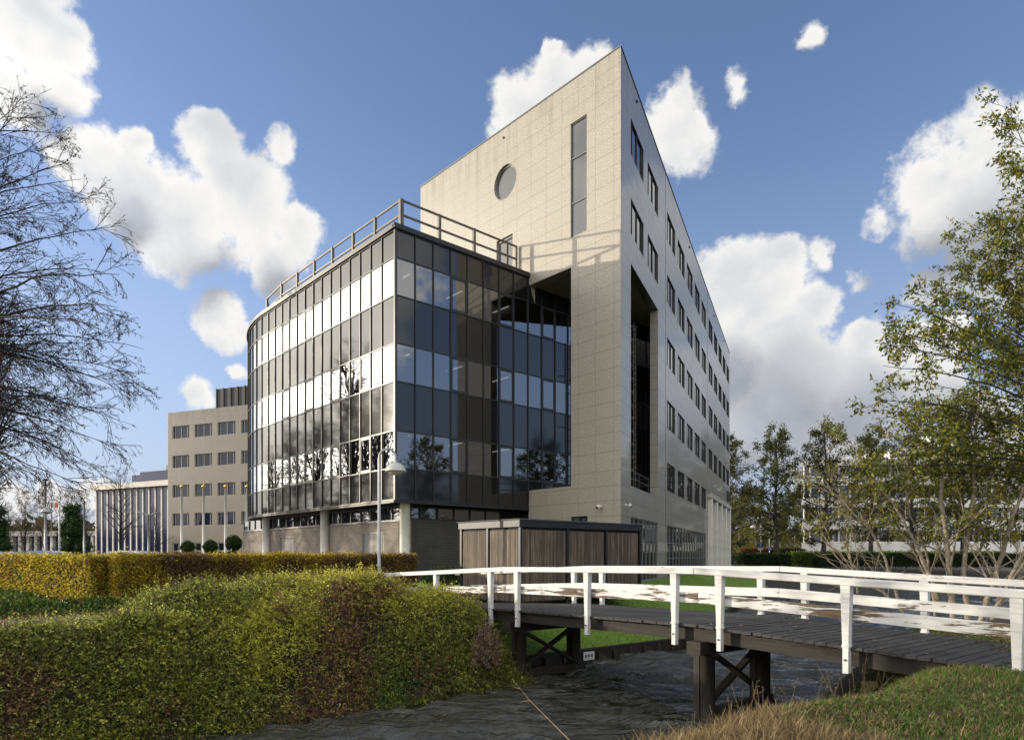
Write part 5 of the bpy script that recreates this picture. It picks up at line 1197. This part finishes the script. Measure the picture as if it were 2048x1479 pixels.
# tall dry reeds at the waterline in front of the second pier and beneath the deck
n = 330; x = r.uniform(2.2, 7.4, n); y = r.uniform(8.5, 13.4, n); nd = near_dist(x, y); ok = (nd > -.7) & (nd < 1.3); x, y = x[ok], y[ok]; n = len(x)
P0 = np.stack([x, y, hgt(x, y)], 1); Dd = r.normal(0, .22, (n, 3)); Dd[:, 2] = 1; pts_ = grow(P0, Dd, r.uniform(.45, 1.05, n), 6, (.1, 0, -.25), .05, r); v, f = tubes(pts_, np.full((n, 6), .0038), 3)
k = n*9; bi = r.integers(0, n, k); u = r.uniform(.55, 1, k)*5; i = np.minimum(u.astype(int), 4); w = (u-i)[:, None]; lp2 = pts_[bi, i]*(1-w)+pts_[bi, i+1]*w
rd_o = thing('reeds', 'thin dry reed stalks standing between the near bank and the second bridge pier', 'reeds', (0, 0, 0)); rd_o['kind'] = 'stuff'
raw_mesh('stalks', v, f, simple('dry_stalk', (.16, .12, .07), .8), rd_o); leafobj('blades', leaves(lp2, .055, r, .18, .2), palette(k, [(.22, .16, .09), (.30, .23, .13), (.10, .07, .04)], (2, 1, 2), r), rd_o)
# a long pale stem leaning over the water, and a green sprig
m = MB(); m.tube([at(1025, 1358, 9.5), at(1060, 1400, 9.2), at(1100, 1440, 8.9), at(1150, 1490, 8.6)][::-1], [.0045, .004, .003, .002], 5)
for q, dx in ((at(1040, 1376, 9.4), (-.10, .0, .02)), (at(1060, 1400, 9.2), (-.14, 0, -.02)), (at(1028, 1362, 9.5), (-.03, 0, .06))): m.tube([q, q+Vector(dx)], [.004, .002], 4)
st = m.build('plant_stem', simple('pale_stem', (.34, .27, .15), .7)); tag(st, 'long pale bare stem leaning out over the dark water in the foreground', 'plant stem')
# lawn between the shed and the water
n = 90000; x = r.uniform(-1.5, 15, n); y = r.uniform(19.5, 50, n); fd = far_dist(x, y); c, a = canal(x, y); ok = (fd > .05) & (fd < 7.5) & (a > 11.2) & ~((c > -21.3) & (c < -19.3) & (a < 16.2)) & (r.random(n) < 30./y-.2); x, y = x[ok], y[ok]
grassobj('lawn', blades(x, y, hgt(x, y)-.005, r.uniform(.04, .10, len(x)), .7, .02, r), palette(len(x), [(.11, .22, .015), (.17, .30, .025), (.23, .36, .04), (.08, .14, .015)], (3, 3, 2, 1), r), 'bright green sunlit lawn between the shed and the canal')

# ------------------------------------------------------------------ large bare tree at the left
r = np.random.default_rng(121)
def limb_tree(name, label, base, H_, trunk_r, tips, attach, nlev2, L2, nlev3, L3, bark, trop2, trop3, leafspec=None, extra=0, ctrl=.35, side=5, r1s=.030, twigr=(.45, .5), n4=0, L4=0.2, spreadY=None):
    root = thing(name, label, 'tree', base)
    n = 8; tp = np.zeros((1, n, 3)); tp[0] = np.array(base)+np.stack([np.cumsum(r.normal(0, .04, n)), np.cumsum(r.normal(0, .04, n)), np.linspace(0, H_, n)], 1)
    trd = trunk_r*np.linspace(1, .15, n)[None]; ps = [tubes(tp, trd, 10)]; B1 = []
    for tip in tips:
        tip = np.array(tip); za = attach(tip[2]); f = np.clip((za-base[2])/H_, .05, .97)*(n-1); i = min(int(f), n-2); p0 = tp[0, i]*(1-f+i)+tp[0, i+1]*(f-i)
        mid = p0*(1-.5)+tip*.5+np.array([0, 0, ctrl*np.linalg.norm(tip-p0)*.45])+r.normal(0, .15, 3); B1.append(bez(p0, mid, tip, 14)+np.concatenate([np.zeros((1, 3)), np.cumsum(r.normal(0, .022, (13, 3)), 0)]))
    B1 = np.array(B1); L1 = np.linalg.norm(B1[:, -1]-B1[:, 0], axis=1); r1 = (r1s*(L1/5)**.7)[:, None]*np.linspace(1, .14, 14); ps.append(tubes(B1, r1, side))
    b2, r2 = spawn(B1, r1, nlev2, .18, 1., (.35, .85), L2, 8, trop2, .07, twigr[0], r); b3, r3 = spawn(b2, r2, nlev3, .12, 1., (.3, .9), L3, 5, trop3, .09, twigr[1], r)
    r2, r3 = np.maximum(r2, .006), np.maximum(r3, .0042); ps += [tubes(b2, r2, 4), tubes(b3, r3, 3)]
    last = b3
    if n4: b4, r4 = spawn(b3, r3, n4, .3, 1., (.3, .9), L4, 3, trop3, .1, .7, r); ps.append(tubes(b4, np.maximum(r4, .0034), 3)); last = b4
    v, f_ = merge(ps); raw_mesh('trunk', v, f_, M[bark], root, smooth=True)
    if leafspec:
        per, size, asp, hang, cols, wts, jit = leafspec; B = last.shape[0]; k = int(B*per); bi = r.integers(0, B, k); u = r.uniform(.25, 1, k)*(last.shape[1]-1); i = np.minimum(u.astype(int), last.shape[1]-2); w = (u-i)[:, None]
        pos = last[bi, i]*(1-w)+last[bi, i+1]*w+r.normal(0, jit, (k, 3)); leafobj('crown', leaves(pos, size, r, asp, hang), palette(k, cols, wts, r), root)
    return root
tb = (ax(-190, 15.), 15., -.1)
sil = [(60, 195), (25, 235), (95, 290), (130, 335), (172, 352), (178, 400), (217, 455), (222, 540), (262, 545), (240, 610), (275, 700), (268, 745), (274, 790), (240, 845), (238, 905), (182, 975), (150, 930), (108, 960), (55, 958), (20, 935), (160, 870), (105, 700), (140, 560), (60, 420), (90, 500), (200, 760), (150, 640), (0, 800), (60, 850), (120, 800), (30, 620), (190, 680), (200, 830), (215, 660), (100, 900), (40, 760), (-40, 150), (-90, 60), (-160, 90), (10, 330), (150, 760), (80, 620), (235, 760), (130, 840)]
tips = [at(px, py, 15+r.uniform(-2.6, 2.2)) for px, py in sil]
tips = [(t.x, t.y, t.z) for t in tips]
for k in range(34):
    a = r.uniform(R(60), R(300)); z = r.uniform(3.2, 13.5); d = r.uniform(2.5, 5.); tips.append((tb[0]+math.cos(a)*d, tb[1]+math.sin(a)*d, z))
SEED = (2.0, .055, .35, .9, [(.05, .035, .022), (.09, .06, .03), (.12, .09, .03)], (3, 2, 1), .012)
big = limb_tree('bare_tree', 'large nearly leafless tree with drooping twig ends at the left edge', tb, 13.5, .26, tips, lambda z: (z*.62+1.9) if z > 6 else (z*.8+1.7), 12, 1.35, 6, .62, 'bare', (0, 0, .0), (0, 0, -.35), SEED, ctrl=.30, r1s=.034, n4=2, L4=.22)
# other bare trees of the same kind to the left, mirrored by the glass
btr = make_tree('bare', '', 13.5, np.random.default_rng(123), .16, .40, 40, 10, 6, 0, bark='bare', tr=.020, up=1.15, conic=.55, rmin=.013, group='bare trees in the car park left of the photo')
def mirrored(px, s):                                       # ground point seen in the sunlit glass at photo column px
    t = facade(px, G0, dL); W = G0+dL*t; v = W/np.linalg.norm(W); nn = -dR; rr_ = v-2*(v@nn)*nn; return W+rr_*s
for i, (px, s, sc, lab) in enumerate(((702, 26, 1.22, 'tallest bare tree in the car park, mirrored in the middle of the glass'), (765, 33, 1.1, 'bare tree nearest the yellow hedge, mirrored at the glass corner'), (640, 30, .95, 'bare tree mirrored left of the tallest one'), (590, 34, .95, 'bare tree mirrored in the left third of the glass'), (548, 40, .85, 'far bare tree mirrored beside the curved glass'), (735, 48, 1.2, 'bare tree at the back of the car park behind the tallest one'))):
    q = mirrored(px, s); put(btr if i == 0 else copy_tree(btr), q[0], q[1], sc, i*1.1, label=lab)
for i, (px, s) in enumerate(((780, 62), (720, 66), (670, 60), (620, 68), (575, 62), (535, 70))):
    q = mirrored(px, s); o = copy_tree(tF); put(o, q[0], q[1], .95+.1*(i % 3), i*1.9, label='dark evergreen in the belt west of the car park, mirrored low in the glass'); o['group'] = 'evergreens west of the car park outside the photo'

# ------------------------------------------------------------------ leafy tree and pale stems at the right
LV = [(.10, .135, .02), (.16, .19, .028), (.27, .26, .035), (.38, .32, .045), (.045, .07, .014), (.22, .11, .035)]
rb = (15.3, 18.3, -.2)
sr_ = [(2014, 208), (2022, 260), (2028, 330), (2034, 372), (1977, 425), (1998, 445), (1985, 500), (1935, 545), (1872, 578), (1846, 588), (1828, 606), (1826, 650), (1780, 668), (1748, 690), (1760, 735), (1748, 790), (1750, 835), (1765, 880), (1748, 915), (1700, 950), (1760, 965), (1820, 900), (1850, 830), (1800, 760), (1850, 700), (1900, 620), (1930, 700), (1960, 560), (2000, 620), (1980, 760), (1920, 800), (1880, 880), (1950, 900), (2010, 850), (2030, 720), (2040, 560), (2040, 460), (1830, 840), (1790, 820), (1900, 950), (1990, 960), (2040, 940), (1860, 960), (1800, 700), (1870, 650), (1960, 650)]
tips = [at(px, py, 18.3+r.uniform(-2.2, 2.4)) for px, py in sr_]; tips = [(t.x, t.y, t.z) for t in tips]
for k in range(26): a = r.uniform(R(-110), R(110)); z = r.uniform(3.5, 12.5); d = r.uniform(2, 4.5); tips.append((rb[0]+math.cos(a)*d, rb[1]+math.sin(a)*d, z))
LS = (7.2, .125, .40, .55, LV, (3, 3.2, 2.4, 1.2, 2, .25), .05)
rt = limb_tree('leafy_tree', 'tall leafy tree with olive and yellow foliage reaching in from the right edge', rb, 13, .20, tips, lambda z: z*.60+1.2, 11, 1.25, 7, .55, 'bark', (0, 0, .05), (0, 0, -.1), LS, ctrl=.22, r1s=.032, n4=0)
stems = [('thick pale leaning stem with green leaves, centre of the thicket', [(1907, 1238, 18.6), (1898, 1120, 18.6), (1882, 1010, 18.7), (1886, 900, 18.8), (1878, 800, 18.9)], .085),
 ('pale twin stem right of the centre of the thicket', [(1936, 1242, 18.4), (1926, 1120, 18.5), (1946, 1000, 18.6), (1950, 860, 18.7), (1962, 720, 18.8)], .075),
 ('pale stem leaning right, near the right edge', [(1960, 1245, 18.2), (1996, 1130, 18.2), (2030, 1030, 18.3), (2062, 930, 18.4)], .08),
 ('outermost pale stem leaning out of the photo', [(1985, 1240, 17.8), (2032, 1130, 17.9), (2075, 1050, 18.)], .07),
 ('pale stem leaning far left over the water', [(1885, 1222, 18.8), (1842, 1110, 18.9), (1796, 1020, 19.), (1735, 940, 19.1), (1700, 880, 19.2)], .055),
 ('thin arching stem left of the leaning stem', [(1800, 1215, 19.2), (1775, 1120, 19.2), (1735, 1050, 19.3), (1672, 990, 19.4), (1640, 960, 19.5)], .042),
 ('leftmost upright thin pale stem', [(1716, 1185, 19.6), (1700, 1120, 19.6), (1692, 1060, 19.7), (1696, 1010, 19.8)], .035),
 ('low spray of thin twigs reaching left behind the rail', [(1806, 1225, 18.9), (1740, 1160, 19.), (1680, 1105, 19.1), (1606, 1052, 19.2)], .032),
 ('slender stem between the twin stem and the leaning one', [(1870, 1230, 19.3), (1858, 1120, 19.4), (1822, 1030, 19.5), (1800, 950, 19.6)], .045)]
for i, (lab, pp_, r0) in enumerate(stems):
    pts_ = np.array([tuple(at(*p)) for p in pp_]); t = np.linspace(0, len(pts_)-1, 16); P_ = np.stack([np.interp(t, np.arange(len(pts_)), pts_[:, k]) for k in range(3)], 1)
    for _ in range(2): P_[1:-1] = (P_[:-2]+2*P_[1:-1]+P_[2:])/4
    P_[1:-1] += r.normal(0, .02, (14, 3)); b1 = P_[None]; r1 = r0*np.linspace(1, .28, 16)[None]
    root = thing('sapling', lab, 'tree', tuple(P_[0]), 'pale-barked stems of the thicket at the right')
    b2, r2 = spawn(b1, r1, 15, .12, 1, (.35, .9), 1.9, 9, (0, 0, .15), .09, .42, r); b3, r3 = spawn(b2, r2, 7, .2, 1, (.3, .9), .7, 5, (0, 0, .05), .10, .6, r)
    v, f_ = merge([tubes(b1, r1, 9), tubes(b2, np.maximum(r2, .008), 5), tubes(b3, np.maximum(r3, .0045), 3)]); raw_mesh('trunk', v, f_, M['bark_light'], root, smooth=True)
    hi = b3[b3[:, -1, 2] > 2.2]; k = len(hi)*(14 if i in (0, 1, 2, 3, 4) else 4)
    if len(hi):
        bi = r.integers(0, len(hi), k); u = r.uniform(.2, 1, (k, 1)); pos = hi[bi, 0]*(1-u)+hi[bi, -1]*u+r.normal(0, .05, (k, 3)); leafobj('crown', leaves(pos, .11, r, .45, .5), palette(k, LV, (2, 3, 3, 2, 1, .4), r), root)
# trees on the near bank behind the camera's right, seen only in the polished stone and glass
for x, y, s, rz, lab in ((34, 22, .72, 1., 'leafy tree on the near bank to the right, outside the photo'), (44, 34, .8, 2., 'second leafy tree on the near bank outside the photo'), (58, 30, .85, 4., 'third leafy tree on the near bank outside the photo')):
    o = copy_tree(tB); put(o, x, y, s, rz, label=lab); o['group'] = 'trees on the near bank outside the photo'
